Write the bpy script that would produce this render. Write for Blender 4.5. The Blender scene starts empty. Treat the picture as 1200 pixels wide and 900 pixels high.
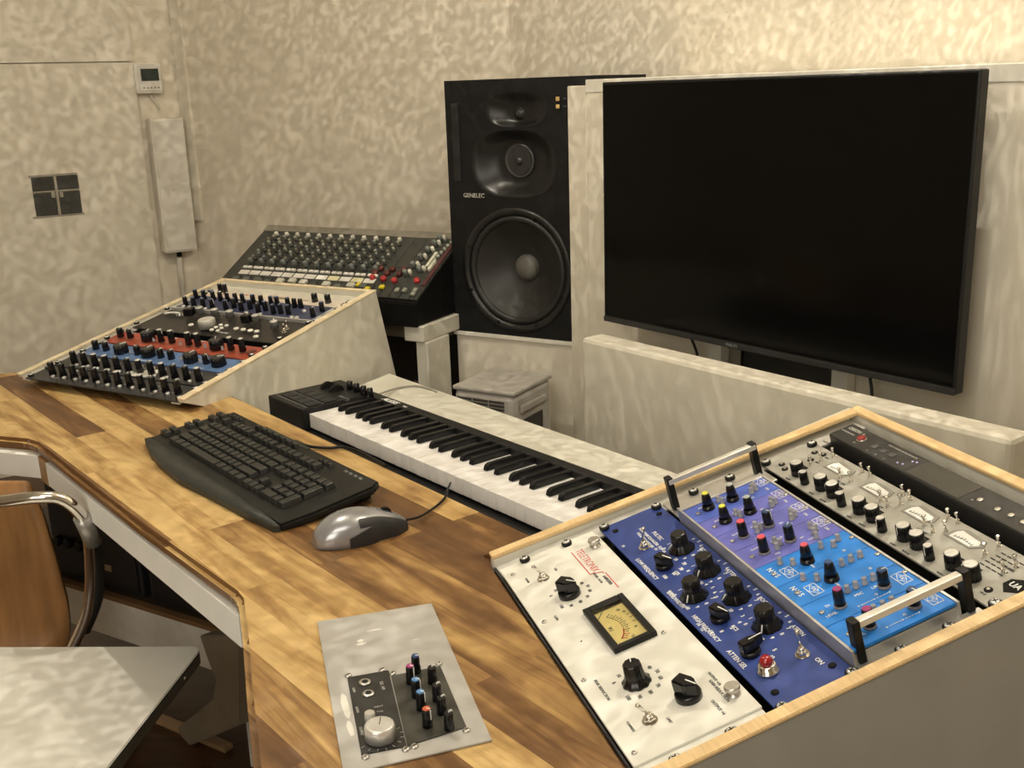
import bpy, bmesh, math, random
from mathutils import Vector, Matrix
random.seed(7)
S = bpy.context.scene
COL = S.collection
EYE = 1.368                       # camera height above the floor, metres
FPX = 1253.8                      # focal length in pixels of the 1200x900 frame
# ------------------------------------------------------------------ camera
PITCH, ROLL = 0.2702, 0.0335
cp, sp, cr, sr = math.cos(PITCH), math.sin(PITCH), math.cos(ROLL), math.sin(ROLL)
c_right = Vector((1, 0, 0)) * cr + Vector((0, -sp, -cp)) * sr
c_down = -Vector((1, 0, 0)) * sr + Vector((0, -sp, -cp)) * cr
c_fwd = Vector((0, cp, -sp))
cam_d = bpy.data.cameras.new('camera')
cam_d.sensor_width = 36; cam_d.lens = FPX / 1200 * 36; cam_d.clip_start = 0.05; cam_d.clip_end = 60
cam = bpy.data.objects.new('camera', cam_d); COL.objects.link(cam)
m = Matrix.Identity(4)
for i, v in enumerate((c_right, -c_down, -c_fwd)):
    for k in range(3): m[k][i] = v[k]
m[2][3] = EYE
cam.matrix_world = m
S.camera = cam
S.view_settings.view_transform = 'Standard'; S.view_settings.look = 'None'
S.view_settings.gamma = 1; S.view_settings.use_curve_mapping = False
S.view_settings.exposure = 0.12

# ------------------------------------------------------------------ world + lamps
w = bpy.data.worlds.new('studio_world'); S.world = w; w.use_nodes = True
w.node_tree.nodes['Background'].inputs[0].default_value = (1.0, .93, .80, 1)
w.node_tree.nodes['Background'].inputs[1].default_value = 0.0

def lamp_point(name, loc, power, color, radius=.002, dapple=True, scale=26, lo=.62, hi=3.0):
    l = bpy.data.lights.new(name, 'POINT'); l.energy = power; l.color = color; l.shadow_soft_size = radius
    o = bpy.data.objects.new(name, l); o.location = (loc[0], loc[1], loc[2] + EYE); COL.objects.link(o)
    if dapple:      # cut glass lamp: throws small soft dapples
        l.use_nodes = True; nt = l.node_tree; nt.nodes.clear()
        out = nt.nodes.new('ShaderNodeOutputLight'); em = nt.nodes.new('ShaderNodeEmission')
        tc = nt.nodes.new('ShaderNodeTexCoord'); ns = nt.nodes.new('ShaderNodeTexNoise')
        ns.inputs['Scale'].default_value = scale; ns.inputs['Detail'].default_value = .3
        ns.inputs['Distortion'].default_value = .25
        n2 = nt.nodes.new('ShaderNodeTexNoise'); n2.inputs['Scale'].default_value = scale / 7
        rp = nt.nodes.new('ShaderNodeMapRange'); rp.interpolation_type = 'SMOOTHSTEP'
        rp.inputs[1].default_value = .47; rp.inputs[2].default_value = .67; rp.inputs[3].default_value = lo; rp.inputs[4].default_value = hi
        r2 = nt.nodes.new('ShaderNodeMapRange'); r2.inputs[1].default_value = .3; r2.inputs[2].default_value = .7
        r2.inputs[3].default_value = .82; r2.inputs[4].default_value = 1.18
        mu = nt.nodes.new('ShaderNodeMath'); mu.operation = 'MULTIPLY'
        L = nt.links.new
        L(tc.outputs['Normal'], ns.inputs['Vector']); L(tc.outputs['Normal'], n2.inputs['Vector'])
        L(ns.outputs[0], rp.inputs[0]); L(n2.outputs[0], r2.inputs[0])
        L(rp.outputs[0], mu.inputs[0]); L(r2.outputs[0], mu.inputs[1])
        L(mu.outputs[0], em.inputs['Strength']); L(em.outputs[0], out.inputs[0])
    return o
def lamp_area(name, loc, power, color, size, target=(0, 0, -5)):
    l = bpy.data.lights.new(name, 'AREA'); l.energy = power; l.color = color; l.size = size
    o = bpy.data.objects.new(name, l); o.location = (loc[0], loc[1], loc[2] + EYE); COL.objects.link(o)
    d = Vector(target) - Vector(loc); o.rotation_euler = d.to_track_quat('-Z', 'Y').to_euler()
    return o
lamp_point('crystal_lamp', (.62, 1.65, 1.08), 27, (1.0, .935, .81), scale=112, lo=.72, hi=1.95)
lamp_point('crystal_lamp', (-.75, 2.10, 1.10), 21, (1.0, .935, .81), scale=96, lo=.68, hi=2.05)
lamp_area('soft_fill', (-.4, .2, 1.2), 17, (1.0, .94, .82), 1.2, (-.3, 1.6, -.8))  # unseen soft fill, added overhead to lift the shade on the desk
lamp_area('soft_fill', (-1.2, -1.2, .45), 24, (1.0, .94, .82), 1.4, (-.3, 1.6, -.8))  # unseen fill added behind the camera, brightens aprons and near faces

# ------------------------------------------------------------------ helpers
def ray(x, y):
    return (c_right * ((x - 600) / FPX) + c_down * ((y - 450) / FPX) + c_fwd)
def onz(x, y, z):                       # point of the photo on the level z (measured from the eye)
    d = ray(x, y); return d * (z / d.z)
def onpl(x, y, o, n):
    d = ray(x, y); return d * (Vector(o).dot(n) / d.dot(n))
def uvn(deg):
    a = math.radians(deg); return Vector((math.cos(a), math.sin(a), 0)), Vector((-math.sin(a), math.cos(a), 0))
UP = Vector((0, 0, 1)); OFF = Vector((0, 0, EYE))
def frame(o, x, y, z):
    m = Matrix.Identity(4)
    for i, v in enumerate((x, y, z)):
        for k in range(3): m[k][i] = v[k]
    for k in range(3): m[k][3] = o[k]
    m[2][3] += EYE
    return m

# materials
MATS = {}
def mat(name, c, rough=.5, metal=0., nscale=0, namt=0., bump=0., spec=.5, emit=0., coat=0., stretch=None, trans=0., ns2=None):
    if name in MATS: return MATS[name]
    M = bpy.data.materials.new(name); M.use_nodes = True; nt = M.node_tree; b = nt.nodes['Principled BSDF']
    b.inputs['Base Color'].default_value = (*c, 1); b.inputs['Roughness'].default_value = rough; b.inputs['Metallic'].default_value = metal
    b.inputs['Specular IOR Level'].default_value = spec; b.inputs['Coat Weight'].default_value = coat
    b.inputs['Transmission Weight'].default_value = trans
    if emit: b.inputs['Emission Color'].default_value = (*c, 1); b.inputs['Emission Strength'].default_value = emit
    if not nscale: nscale = 35; namt = namt or .05
    tc = nt.nodes.new('ShaderNodeTexCoord'); mp = nt.nodes.new('ShaderNodeMapping'); ns = nt.nodes.new('ShaderNodeTexNoise')
    if stretch: mp.inputs['Scale'].default_value = stretch
    ns.inputs['Scale'].default_value = nscale; ns.inputs['Detail'].default_value = 4
    mr = nt.nodes.new('ShaderNodeMapRange'); mr.inputs[1].default_value = .3; mr.inputs[2].default_value = .7
    mr.inputs[3].default_value = 1 - namt; mr.inputs[4].default_value = 1 + namt
    mx = nt.nodes.new('ShaderNodeMix'); mx.data_type = 'RGBA'; mx.blend_type = 'MULTIPLY'; mx.inputs[0].default_value = 1
    mx.inputs[6].default_value = (*c, 1)
    L = nt.links.new
    L(tc.outputs['Object'], mp.inputs[0]); L(mp.outputs[0], ns.inputs[0]); L(ns.outputs[0], mr.inputs[0]); L(mr.outputs[0], mx.inputs[7])
    L(mx.outputs[2], b.inputs['Base Color'])
    if bump:
        bp = nt.nodes.new('ShaderNodeBump'); bp.inputs['Strength'].default_value = bump; bp.inputs['Distance'].default_value = .002
        n2 = nt.nodes.new('ShaderNodeTexNoise'); n2.inputs['Scale'].default_value = ns2 or nscale * 2; n2.inputs['Detail'].default_value = 5
        L(mp.outputs[0], n2.inputs[0]); L(n2.outputs[0], bp.inputs['Height']); L(bp.outputs[0], b.inputs['Normal'])
    MATS[name] = M; return M

def wood_blocks(name, deg, bw=.62, bh=.058):
    """butcher block: staves joined edge to edge, a tone of its own for each stave"""
    M = bpy.data.materials.new(name); M.use_nodes = True; nt = M.node_tree; b = nt.nodes['Principled BSDF']
    N = nt.nodes.new; L = nt.links.new
    tc = N('ShaderNodeTexCoord'); mp = N('ShaderNodeMapping'); mp.vector_type = 'TEXTURE'; mp.inputs['Rotation'].default_value = (0, 0, math.radians(deg))
    L(tc.outputs['Object'], mp.inputs[0])
    br = N('ShaderNodeTexBrick'); br.offset = .37; br.squash = 1.0
    for k, v in (('Scale', 1), ('Mortar Size', .0), ('Bias', 0), ('Brick Width', bw), ('Row Height', bh)): br.inputs[k].default_value = v
    br.inputs['Color1'].default_value = (0, 0, 0, 1); br.inputs['Color2'].default_value = (1, 1, 1, 1)
    L(mp.outputs[0], br.inputs[0])
    m2 = N('ShaderNodeMapping'); m2.inputs['Scale'].default_value = (3.0, 34, 34); L(mp.outputs[0], m2.inputs[0])
    # shift the grain in each stave
    sh = N('ShaderNodeVectorMath'); sh.operation = 'SCALE'; sh.inputs[3].default_value = 13.7
    L(br.outputs['Color'], sh.inputs[0]); ad = N('ShaderNodeVectorMath'); ad.operation = 'ADD'; L(m2.outputs[0], ad.inputs[0]); L(sh.outputs[0], ad.inputs[1])
    gr = N('ShaderNodeTexNoise'); gr.inputs['Scale'].default_value = 1.0; gr.inputs['Detail'].default_value = 7; gr.inputs['Roughness'].default_value = .62; gr.inputs['Distortion'].default_value = .9
    L(ad.outputs[0], gr.inputs[0])
    m3 = N('ShaderNodeMapping'); m3.inputs['Scale'].default_value = (3, 9, 9); L(mp.outputs[0], m3.inputs[0])
    ad3 = N('ShaderNodeVectorMath'); ad3.operation = 'ADD'; L(m3.outputs[0], ad3.inputs[0]); L(sh.outputs[0], ad3.inputs[1])
    g2 = N('ShaderNodeTexNoise'); g2.inputs['Scale'].default_value = 1.0; g2.inputs['Detail'].default_value = 3; g2.inputs['Distortion'].default_value = 1.5
    L(ad3.outputs[0], g2.inputs[0])
    a1 = N('ShaderNodeMath'); a1.operation = 'MULTIPLY_ADD'; a1.inputs[1].default_value = .98; a1.inputs[2].default_value = -1.20
    L(br.outputs['Color'], a1.inputs[0])
    a2 = N('ShaderNodeMath'); a2.operation = 'MULTIPLY_ADD'; a2.inputs[1].default_value = 1.35; L(gr.outputs[0], a2.inputs[0]); L(a1.outputs[0], a2.inputs[2])
    a3 = N('ShaderNodeMath'); a3.operation = 'MULTIPLY_ADD'; a3.inputs[1].default_value = 1.15; L(g2.outputs[0], a3.inputs[0]); L(a2.outputs[0], a3.inputs[2])
    cr_ = N('ShaderNodeValToRGB'); e = cr_.color_ramp.elements
    e[0].position = .0; e[0].color = (.105, .048, .017, 1); e[1].position = 1; e[1].color = (.60, .41, .17, 1)
    for p_, c_ in ((.28, (.155, .074, .025, 1)), (.52, (.275, .150, .052, 1)), (.76, (.43, .265, .095, 1))):
        k = e.new(p_); k.color = c_
    L(a3.outputs[0], cr_.inputs[0]); L(cr_.outputs[0], b.inputs['Base Color'])
    b.inputs['Roughness'].default_value = .42; b.inputs['Specular IOR Level'].default_value = .35
    bp = N('ShaderNodeBump'); bp.inputs['Strength'].default_value = .12; bp.inputs['Distance'].default_value = .001
    L(gr.outputs[0], bp.inputs['Height']); L(bp.outputs[0], b.inputs['Normal'])
    return M

class G:
    """collects shapes into one mesh"""
    def __init__(s, *mats): s.bm = bmesh.new(); s.mats = list(mats)
    def _fin(s, verts, mtx, mi, smooth=False):
        if mtx is not None: bmesh.ops.transform(s.bm, matrix=mtx, verts=verts)
        fs = {f for v in verts for f in v.link_faces}
        for f in fs: f.material_index = mi; f.smooth = smooth
        return verts
    def box(s, lo, hi, mi=0, bev=0, rot=None):
        c = [(a + b) / 2 for a, b in zip(lo, hi)]; d = [abs(b - a) for a, b in zip(lo, hi)]
        t = bmesh.new(); bmesh.ops.create_cube(t, size=1)
        bmesh.ops.scale(t, vec=d, verts=t.verts)
        if bev: bmesh.ops.bevel(t, geom=list(t.edges), offset=min(bev, min(d) * .45), segments=2, profile=.5, affect='EDGES')
        mt = Matrix.Translation(c)
        if rot is not None: mt = mt @ rot
        s._merge(t, mt, mi, False); return s
    def _merge(s, t, mt, mi, smooth):
        mp = {}
        for v in t.verts: mp[v] = s.bm.verts.new(mt @ v.co if mt is not None else v.co)
        for f in t.faces:
            try:
                nf = s.bm.faces.new([mp[v] for v in f.verts]); nf.material_index = mi; nf.smooth = smooth
            except ValueError: pass
        t.free()
    def lathe(s, prof, n=20, at=(0, 0, 0), mi=0, mt=None, flute=0, fa=0., smooth=True, mis=None):
        """prof: [(r,z)...] closed with caps; flute: number of grip lobes"""
        t = bmesh.new(); rings = []
        for j, (r, z) in enumerate(prof):
            ring = []
            for i in range(n):
                a = 2 * math.pi * i / n; rr = r
                if flute: rr = r * (1 + fa * (1 if (i * flute * 2 // n) % 2 else -1) * .5)
                ring.append(t.verts.new((rr * math.cos(a), rr * math.sin(a), z)))
            rings.append(ring)
        M4 = Matrix.Translation(at) @ (mt or Matrix.Identity(4))
        for j in range(len(prof) - 1):
            for i in range(n): 
                f = t.faces.new((rings[j][i], rings[j][(i + 1) % n], rings[j + 1][(i + 1) % n], rings[j + 1][i]))
                f.material_index = mis[j] if mis else mi
        fb = t.faces.new(list(reversed(rings[0]))); ft = t.faces.new(rings[-1])
        fb.material_index = mis[0] if mis else mi; ft.material_index = mis[-1] if mis else mi
        mp = {v: s.bm.verts.new(M4 @ v.co) for v in t.verts}
        for f in t.faces:
            nf = s.bm.faces.new([mp[v] for v in f.verts]); nf.material_index = f.material_index; nf.smooth = smooth and len(f.verts) == 4
        t.free(); return s
    def prism(s, poly, h0, h1, mi=0, mt=None, bev=0):
        """poly [(x,y)] counterclockwise extruded z h0..h1"""
        t = bmesh.new(); a = [t.verts.new((x, y, h0)) for x, y in poly]; b = [t.verts.new((x, y, h1)) for x, y in poly]; n = len(poly)
        t.faces.new(list(reversed(a))); t.faces.new(b)
        for i in range(n): t.faces.new((a[i], a[(i + 1) % n], b[(i + 1) % n], b[i]))
        bmesh.ops.recalc_face_normals(t, faces=t.faces)
        if bev: bmesh.ops.bevel(t, geom=[e for e in t.edges], offset=bev, segments=2, affect='EDGES')
        s._merge(t, mt, mi, False); return s
    def tube(s, pts, r, n=8, mi=0):
        pts = [Vector(p) for p in pts]; rings = []; prev = None
        for i, p in enumerate(pts):
            d = (pts[min(i + 1, len(pts) - 1)] - pts[max(i - 1, 0)]).normalized()
            if prev is None:
                a = d.orthogonal().normalized()
            else:
                a = (prev - d * prev.dot(d)).normalized()
            prev = a; b = d.cross(a)
            rings.append([s.bm.verts.new(p + (a * math.cos(2 * math.pi * k / n) + b * math.sin(2 * math.pi * k / n)) * r) for k in range(n)])
        for j in range(len(rings) - 1):
            for k in range(n):
                f = s.bm.faces.new((rings[j][k], rings[j][(k + 1) % n], rings[j + 1][(k + 1) % n], rings[j + 1][k])); f.material_index = mi; f.smooth = True
        for rg, rv in ((rings[0], 1), (rings[-1], 0)):
            f = s.bm.faces.new(list(reversed(rg)) if rv else rg); f.material_index = mi
        return s
    def mesh(s, name='mesh'):
        me = bpy.data.meshes.new(name); s.bm.to_mesh(me); s.bm.free()
        for m_ in s.mats: me.materials.append(m_)
        return me

def spline(pts, n=8):
    pts = [Vector(p) for p in pts]; out = []
    P = [pts[0] * 2 - pts[1]] + pts + [pts[-1] * 2 - pts[-2]]
    for i in range(1, len(P) - 2):
        for k in range(n):
            t = k / n; a, b, c, d = P[i - 1], P[i], P[i + 1], P[i + 2]
            out.append(.5 * ((2 * b) + (c - a) * t + (2 * a - 5 * b + 4 * c - d) * t * t + (3 * b - a - 3 * c + d) * t ** 3))
    out.append(pts[-1]); return out

def ob(name, me, parent=None, mtx=None, label=None):
    o = bpy.data.objects.new(name, me); COL.objects.link(o)
    if parent is not None: o.parent = parent
    if mtx is not None:
        if parent is None: o.matrix_world = mtx
        else: o.matrix_local = mtx
    if label: o['label'] = label
    return o
def tag(o, label, cat, group=None):
    o['label'] = label; o['category'] = cat
    if group: o['group'] = group
    return o
def thing(name, label, cat, mtx, group=None):
    o = bpy.data.objects.new(name, None); o.empty_display_size = .05; COL.objects.link(o); o.matrix_world = mtx
    return tag(o, label, cat, group)
def struct(o): o['kind'] = 'structure'; return o
Tr = lambda x, y, z=0: Matrix.Translation((x, y, z))
Rz = lambda d: Matrix.Rotation(math.radians(d), 4, 'Z')
Rx = lambda d: Matrix.Rotation(math.radians(d), 4, 'X')
Ry = lambda d: Matrix.Rotation(math.radians(d), 4, 'Y')

TXT = {}
def text_mesh(s, size, m_, bold=0., shear=0., depth=.0002, align='CENTER'):
    key = (s, size, m_.name, bold, shear, align)
    if key in TXT: return TXT[key]
    cu = bpy.data.curves.new('lettering', 'FONT'); cu.body = s; cu.size = size; cu.align_x = align; cu.align_y = 'CENTER'
    cu.extrude = depth; cu.offset = bold * size; cu.shear = shear; cu.resolution_u = 2
    o = bpy.data.objects.new('lettering', cu); COL.objects.link(o)
    bpy.context.view_layer.update()
    me = bpy.data.meshes.new_from_object(o); bpy.data.objects.remove(o); bpy.data.curves.remove(cu)
    me.materials.clear(); me.materials.append(m_); TXT[key] = me; return me
def join_text(items, m_, z=.0003):
    """items: (string,size,x,y,rotdeg[,bold,shear]) -> one mesh of print"""
    bm = bmesh.new()
    for it in items:
        s_, sz, x, y, r = it[:5]; bold = it[5] if len(it) > 5 else 0; sh = it[6] if len(it) > 6 else 0
        me = text_mesh(s_, sz, m_, bold, sh); t = bmesh.new(); t.from_mesh(me)
        bmesh.ops.transform(t, matrix=Tr(x, y, z) @ Rz(r), verts=t.verts)
        mp = {v: bm.verts.new(v.co) for v in t.verts}
        for f in t.faces:
            try: bm.faces.new([mp[v] for v in f.verts])
            except ValueError: pass
        t.free()
    me = bpy.data.meshes.new('lettering'); bm.to_mesh(me); bm.free(); me.materials.append(m_); return me

# shared materials
PLASTER = mat('plaster', (.72, .655, .535), .9, nscale=9, namt=.05, bump=.25, ns2=90)
PANEL = mat('painted_panel', (.73, .675, .56), .8, nscale=14, namt=.04, bump=.12, ns2=120)
OFFWHITE = mat('white_board', (.74, .71, .62), .6, nscale=20, namt=.03)
RACKSIDE = mat('grey_white_laminate', (.64, .61, .52), .55, nscale=12, namt=.04)
BIRCH = mat('birch_edge', (.74, .53, .27), .5, nscale=30, namt=.10, stretch=(1, 12, 12))
BIRCHL = mat('birch_edge_pale', (.74, .62, .42), .5, nscale=30, namt=.10)
BLK = mat('black_plastic', (.008, .008, .008), .38, spec=.3)
BLKM = mat('matt_black', (.008, .008, .007), .75, spec=.2)
KNOB = mat('black_knob', (.007, .007, .008), .22, spec=.45)
STEEL = mat('brushed_steel', (.62, .60, .56), .32, .9, nscale=60, namt=.1, stretch=(1, 10, 1))
CHROME = mat('chrome', (.80, .78, .74), .12, 1.)
SILV = mat('silver_cap', (.78, .77, .74), .3, .6)
WHT = mat('white_print', (.85, .85, .83), .6)
DARKP = mat('dark_print', (.10, .10, .10), .6)
VOID = mat('dark_inside', (.012, .011, .010), .9)
# ================================================================== THE ROOM
uB, nB = uvn(-31); uC, nC = uvn(-52.6); uA, nA = uvn(33)
DB, DC = 3.06, 2.181
def cross2(n1, d1, n2, d2):
    det = n1.x * n2.y - n1.y * n2.x
    return Vector(((d1 * n2.y - d2 * n1.y) / det, (n1.x * d2 - n2.x * d1) / det, 0))
BC = cross2(nB, DB, nC, DC)
AB = onpl(223, 220, nB * DB, nB); AB.z = 0
A_END = AB - uA * 2.8; C_END = BC + uC * 3.6
Q1 = Vector((-2.9, -1.7, 0)); Q2 = Vector((1.3, -2.2, 0))
FLOOR_Z, CEIL_Z = -EYE, 1.26
loop = [Q1, Q2, C_END, BC, AB, A_END]
fl = G(mat('dark_floorboards', (.085, .040, .018), .38, nscale=6, namt=.35, stretch=(1, 9, 1), bump=.1))
fl.prism([(p.x, p.y) for p in loop], -.05, 0); struct(ob('floor', fl.mesh('floor')))
ce = G(PLASTER); ce.prism([(p.x, p.y) for p in loop], CEIL_Z + EYE, CEIL_Z + EYE + .05); struct(ob('ceiling', ce.mesh('ceiling')))
names = ['wall_rear', 'wall_right', 'wall_screen', 'wall_back', 'wall_left', 'wall_near']
ctr = Vector((-.5, .8, 0))
for i, nm in enumerate(names):
    a = loop[i]; b = loop[(i + 1) % 6]; d = (b - a).normalized(); n = Vector((d.y, -d.x, 0))
    if n.dot(ctr - a) > 0: n = -n
    g = G(PLASTER); 
    q = [a - d * .0, b + d * .0, b + n * .1, a + n * .1]
    g.prism([(p.x, p.y) for p in q], 0, CEIL_Z + EYE); struct(ob(nm, g.mesh(nm)))
# large lining board with a horizontal joint on the left wall
FA = frame(AB, uA, nA, UP)        # origin at corner, x along wall (negative to the left), -y into room
def onA(x, y, off=0.0):
    P = onpl(x, y, AB - nA * off, nA); d = P - AB; return d.dot(uA), P.z
xs = onA(165, 150, .02)[0]
g = G(PANEL); zs = onA(75, 73.5, .02)[1]
g.box((-2.7, -.022, -EYE + .0), (xs, -.0, zs - .002)); 
struct(ob('trim_1', g.mesh(), mtx=FA))
g = G(PANEL); g.box((-2.7, -.022, zs + .002), (xs, -.0, CEIL_Z - .001)); struct(ob('trim_2', g.mesh(), mtx=FA))
# narrow board beside the corner on the back wall
FB = frame(AB, uB, nB, UP)
g = G(PANEL); g.box((0.004, -.012, -.47), (.055, 0, .6)); struct(ob('trim_3', g.mesh(), mtx=FB))

# four pane vent grille set in the left wall
x0, z0 = onA(43, 254, .03); x1, z1 = onA(87, 205, .03)
W_, H_ = x1 - x0 + .012, z1 - z0
vt = thing('wall_vent', 'small square dark four-pane vent grille in the left wall', 'vent', FA @ Tr(x0, -.0225, z0))
g = G(mat('vent_frame', (.34, .31, .25), .6)); f = .006
g.box((-.012, -.004, -.006), (W_ + .006, 0, 0.0), bev=.001); g.box((-.006, -.004, H_), (W_, 0, H_ + .008), bev=.001)
g.box((W_ / 2 - .005, -.010, 0), (W_ / 2 + .005, 0, H_), bev=.001); g.box((0, -.009, H_ * .60), (W_, 0, H_ * .60 + .006), bev=.001)
for sx in (-1, 1): g.box((W_ / 2 + sx * .014 - .007, -.013, H_ * .60 - .022), (W_ / 2 + sx * .014 + .007, 0, H_ * .60), bev=.003)
ob('frame', g.mesh(), vt)
for a, b, c, d in ((0, 0, W_ / 2 - .006, H_ * .58), (W_ / 2 + .006, 0, W_, H_ * .58), (0, H_ * .64, W_ / 2 - .006, H_), (W_ / 2 + .006, H_ * .64, W_, H_)):
    g = G(mat('vent_mesh', (.055, .053, .045), .8, nscale=260, namt=.35)); g.box((a, -.007, b), (c, 0, d), bev=.003); ob('pane', g.mesh(), vt)

# thermostat
tx0, tz0 = onA(160, 110, .03); tx1, tz1 = onA(187, 74, .03)
tw, th = tx1 - tx0, tz1 - tz0
th_ = thing('thermostat', 'small white thermostat with dark display on the left wall above the cable box', 'thermostat', FA @ Tr(tx0, 0, tz0))
g = G(mat('thermostat_white', (.72, .69, .62), .5)); g.box((0, -.036, 0), (tw, 0, th), bev=.003); g.box((.012, -.040, .008), (tw - .002, -.034, th - .008), bev=.002); ob('body', g.mesh(), th_)
g = G(mat('display_dark', (.012, .022, .018), .25)); g.box((.022, -.0425, th * .42), (tw - .012, -.039, th * .82)); ob('display', g.mesh(), th_)
for k in range(5):
    g = G(mat('button_grey', (.22, .20, .18), .6)); x = .026 + k * (tw - .045) / 4; g.box((x, -.042, .018), (x + .005, -.039, .024), bev=.001); ob('button', g.mesh(), th_)
g = G(mat('cable_white', (.62, .58, .50), .6)); g.tube(spline([(tw * .55, -.012, 0), (tw * .62, -.014, -.02), (tw * .78, -.014, -.045), (tw * .80, -.02, -.058)]), .004)
ob('cable', g.mesh(), th_)

# long box on the wall below it
bx0, bz0 = onA(194, 297.5, .07); bx1, bz1 = onA(180, 139, .07)
xr = -.018
cb = thing('cable_box', 'tall narrow white box mounted on the left wall under the thermostat', 'box', FA @ Tr(bx0, 0, bz0))
bw = xr - bx0; bh = bz1 - bz0
g = G(mat('box_white', (.70, .665, .58), .5, nscale=18, namt=.04)); g.box((0, -.070, 0), (bw, -.0, bh), bev=.006); ob('body', g.mesh(), cb)
g = G(MATS['box_white']); g.box((.008, -.0735, .008), (bw - .006, -.069, bh - .008), bev=.002); ob('cover', g.mesh(), cb)
g = G(BLKM); g.lathe([(.010, -.022), (.010, 0)], 12, (bw * .5, -.03, 0)); ob('cable_gland', g.mesh(), cb)
g = G(MATS['cable_white']); g.tube([(bw * .5, -.02, -.02), (bw * .52, -.012, -.08), (bw * .52, -.012, -.5)], .012, 10); ob('conduit', g.mesh(), cb)
g = G(MATS['cable_white']); g.lathe([(.006, -.002), (.006, .001)], 16, (bw * .45, -.0735, bh * .47), mt=Rx(90)); ob('latch', g.mesh(), cb)

# ---- the lining in front of the screen wall
def onD(x, y, D): return onpl(x, y, nC * D, nC)
FC = frame(nC * 0, uC, nC, UP)
sC = lambda x, y, D: onD(x, y, D).dot(uC)
s666, s690, s850, s978 = sC(667, 250, 1.85), sC(690, 96, 1.86), sC(852, 415, 1.85), sC(978, 440, 1.85)
g = G(PANEL); g.box((s666, 1.85, -EYE), (s690, 1.90, -.001), bev=.003); g.box((s690, 1.85, -EYE), (s850, 1.90, -.010), bev=.002)
g.box((s850, 1.85, -.45), (s978, 1.90, -.010)); g.box((s978, 1.85, -EYE), (s978 + 2.0, 1.90, -.018), bev=.002)
struct(ob('trim_4', g.mesh(), mtx=FC))
g = G(OFFWHITE); g.box((s690, 1.848, -.019), (s978 + 2.0, 2.16, .013), bev=.002); struct(ob('trim_5', g.mesh(), mtx=FC))
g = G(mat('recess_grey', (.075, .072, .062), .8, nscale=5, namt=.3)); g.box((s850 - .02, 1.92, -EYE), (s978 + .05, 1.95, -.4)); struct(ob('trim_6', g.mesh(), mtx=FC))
for x in (842, 989):
    s_ = sC(x, 425, 1.83); g = G(OFFWHITE); g.box((s_ - .019, 1.815, -EYE), (s_ + .019, 1.845, -.35), bev=.002)
    o = ob('mounting_post', g.mesh(), mtx=FC)
    tag(o, 'white upright post behind the screen, ' + ('left one by the dark recess' if x < 900 else 'right one by the dark recess'), 'post', 'posts behind the screen')
for (x, y, zz, s2, nm) in ((806, 398, -.64, 2, 'thin black cable hanging below the left half of the screen'), (1018, 443, -.66, -8, 'black cable hanging below the right part of the screen')):
    a = onD(x, y - 12, 1.80); b = onD(x + s2, y + 40, 1.72)
    g = G(BLK); p0 = (a.dot(uC), 1.80, a.z); p1 = (b.dot(uC), 1.74, b.z - .05); mid = ((p0[0] + p1[0]) / 2 + (-.004 if s2 < 0 else .002), 1.79, (p0[2] + p1[2]) / 2)
    g.tube(spline([p0, mid, p1]), .0032, 6); tag(ob('cable', g.mesh(), mtx=FC), nm, 'cable')

# low baffle in front of the screen wall
a = onD(681, 396, 1.60); b = onD(1186, 519, 1.60)
g = G(mat('baffle_cover', (.66, .62, .52), .85, nscale=9, namt=.05, bump=.2, ns2=80)); g.box((a.dot(uC), 1.60, -EYE + .001), (b.dot(uC), 1.665, -.563), bev=.010)
tag(ob('low_baffle', g.mesh(), mtx=FC), 'long low beige covered baffle panel standing below the screen', 'panel')

# ================================================================== SCREEN
tl = onD(705.5, 95, 1.75); br_ = onD(1121, 462, 1.75); bl = onD(708, 376.5, 1.75)
s0 = tl.dot(uC); s1 = onD(1150, 83, 1.75).dot(uC); zt = .005; zb = -.560
tv = thing('television', 'large black wall mounted flat television, switched off', 'television', FC @ Tr(s0, 1.75, zb))
TW, TH = s1 - s0, zt - zb
g = G(BLK); g.box((0, 0, 0), (TW, .028, TH), bev=.003); g.box((.15, .028, .08), (TW - .15, .055, TH - .12), bev=.01); ob('casing', g.mesh(), tv)
g = G(mat('screen_glass', (.0025, .0025, .0025), .16, spec=.14)); g.box((.006, -.0006, .016), (TW - .006, .001, TH - .006)); ob('screen', g.mesh(), tv)
g = G(mat('bezel_grey', (.03, .03, .03), .4)); g.box((0, -.002, 0), (TW, .0, .013), bev=.0008); ob('lower_bezel', g.mesh(), tv)
t_ = text_mesh('PHILIPS', .010, mat('bezel_print', (.25, .25, .25), .5)); ob('lettering', t_, tv, Tr(TW * .44, -.0025, .006) @ Rx(90))
g = G(BLKM); g.box((TW * .3, .055, .12), (TW * .7, .064, TH - .16)); ob('wall_bracket', g.mesh(), tv)

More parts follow.
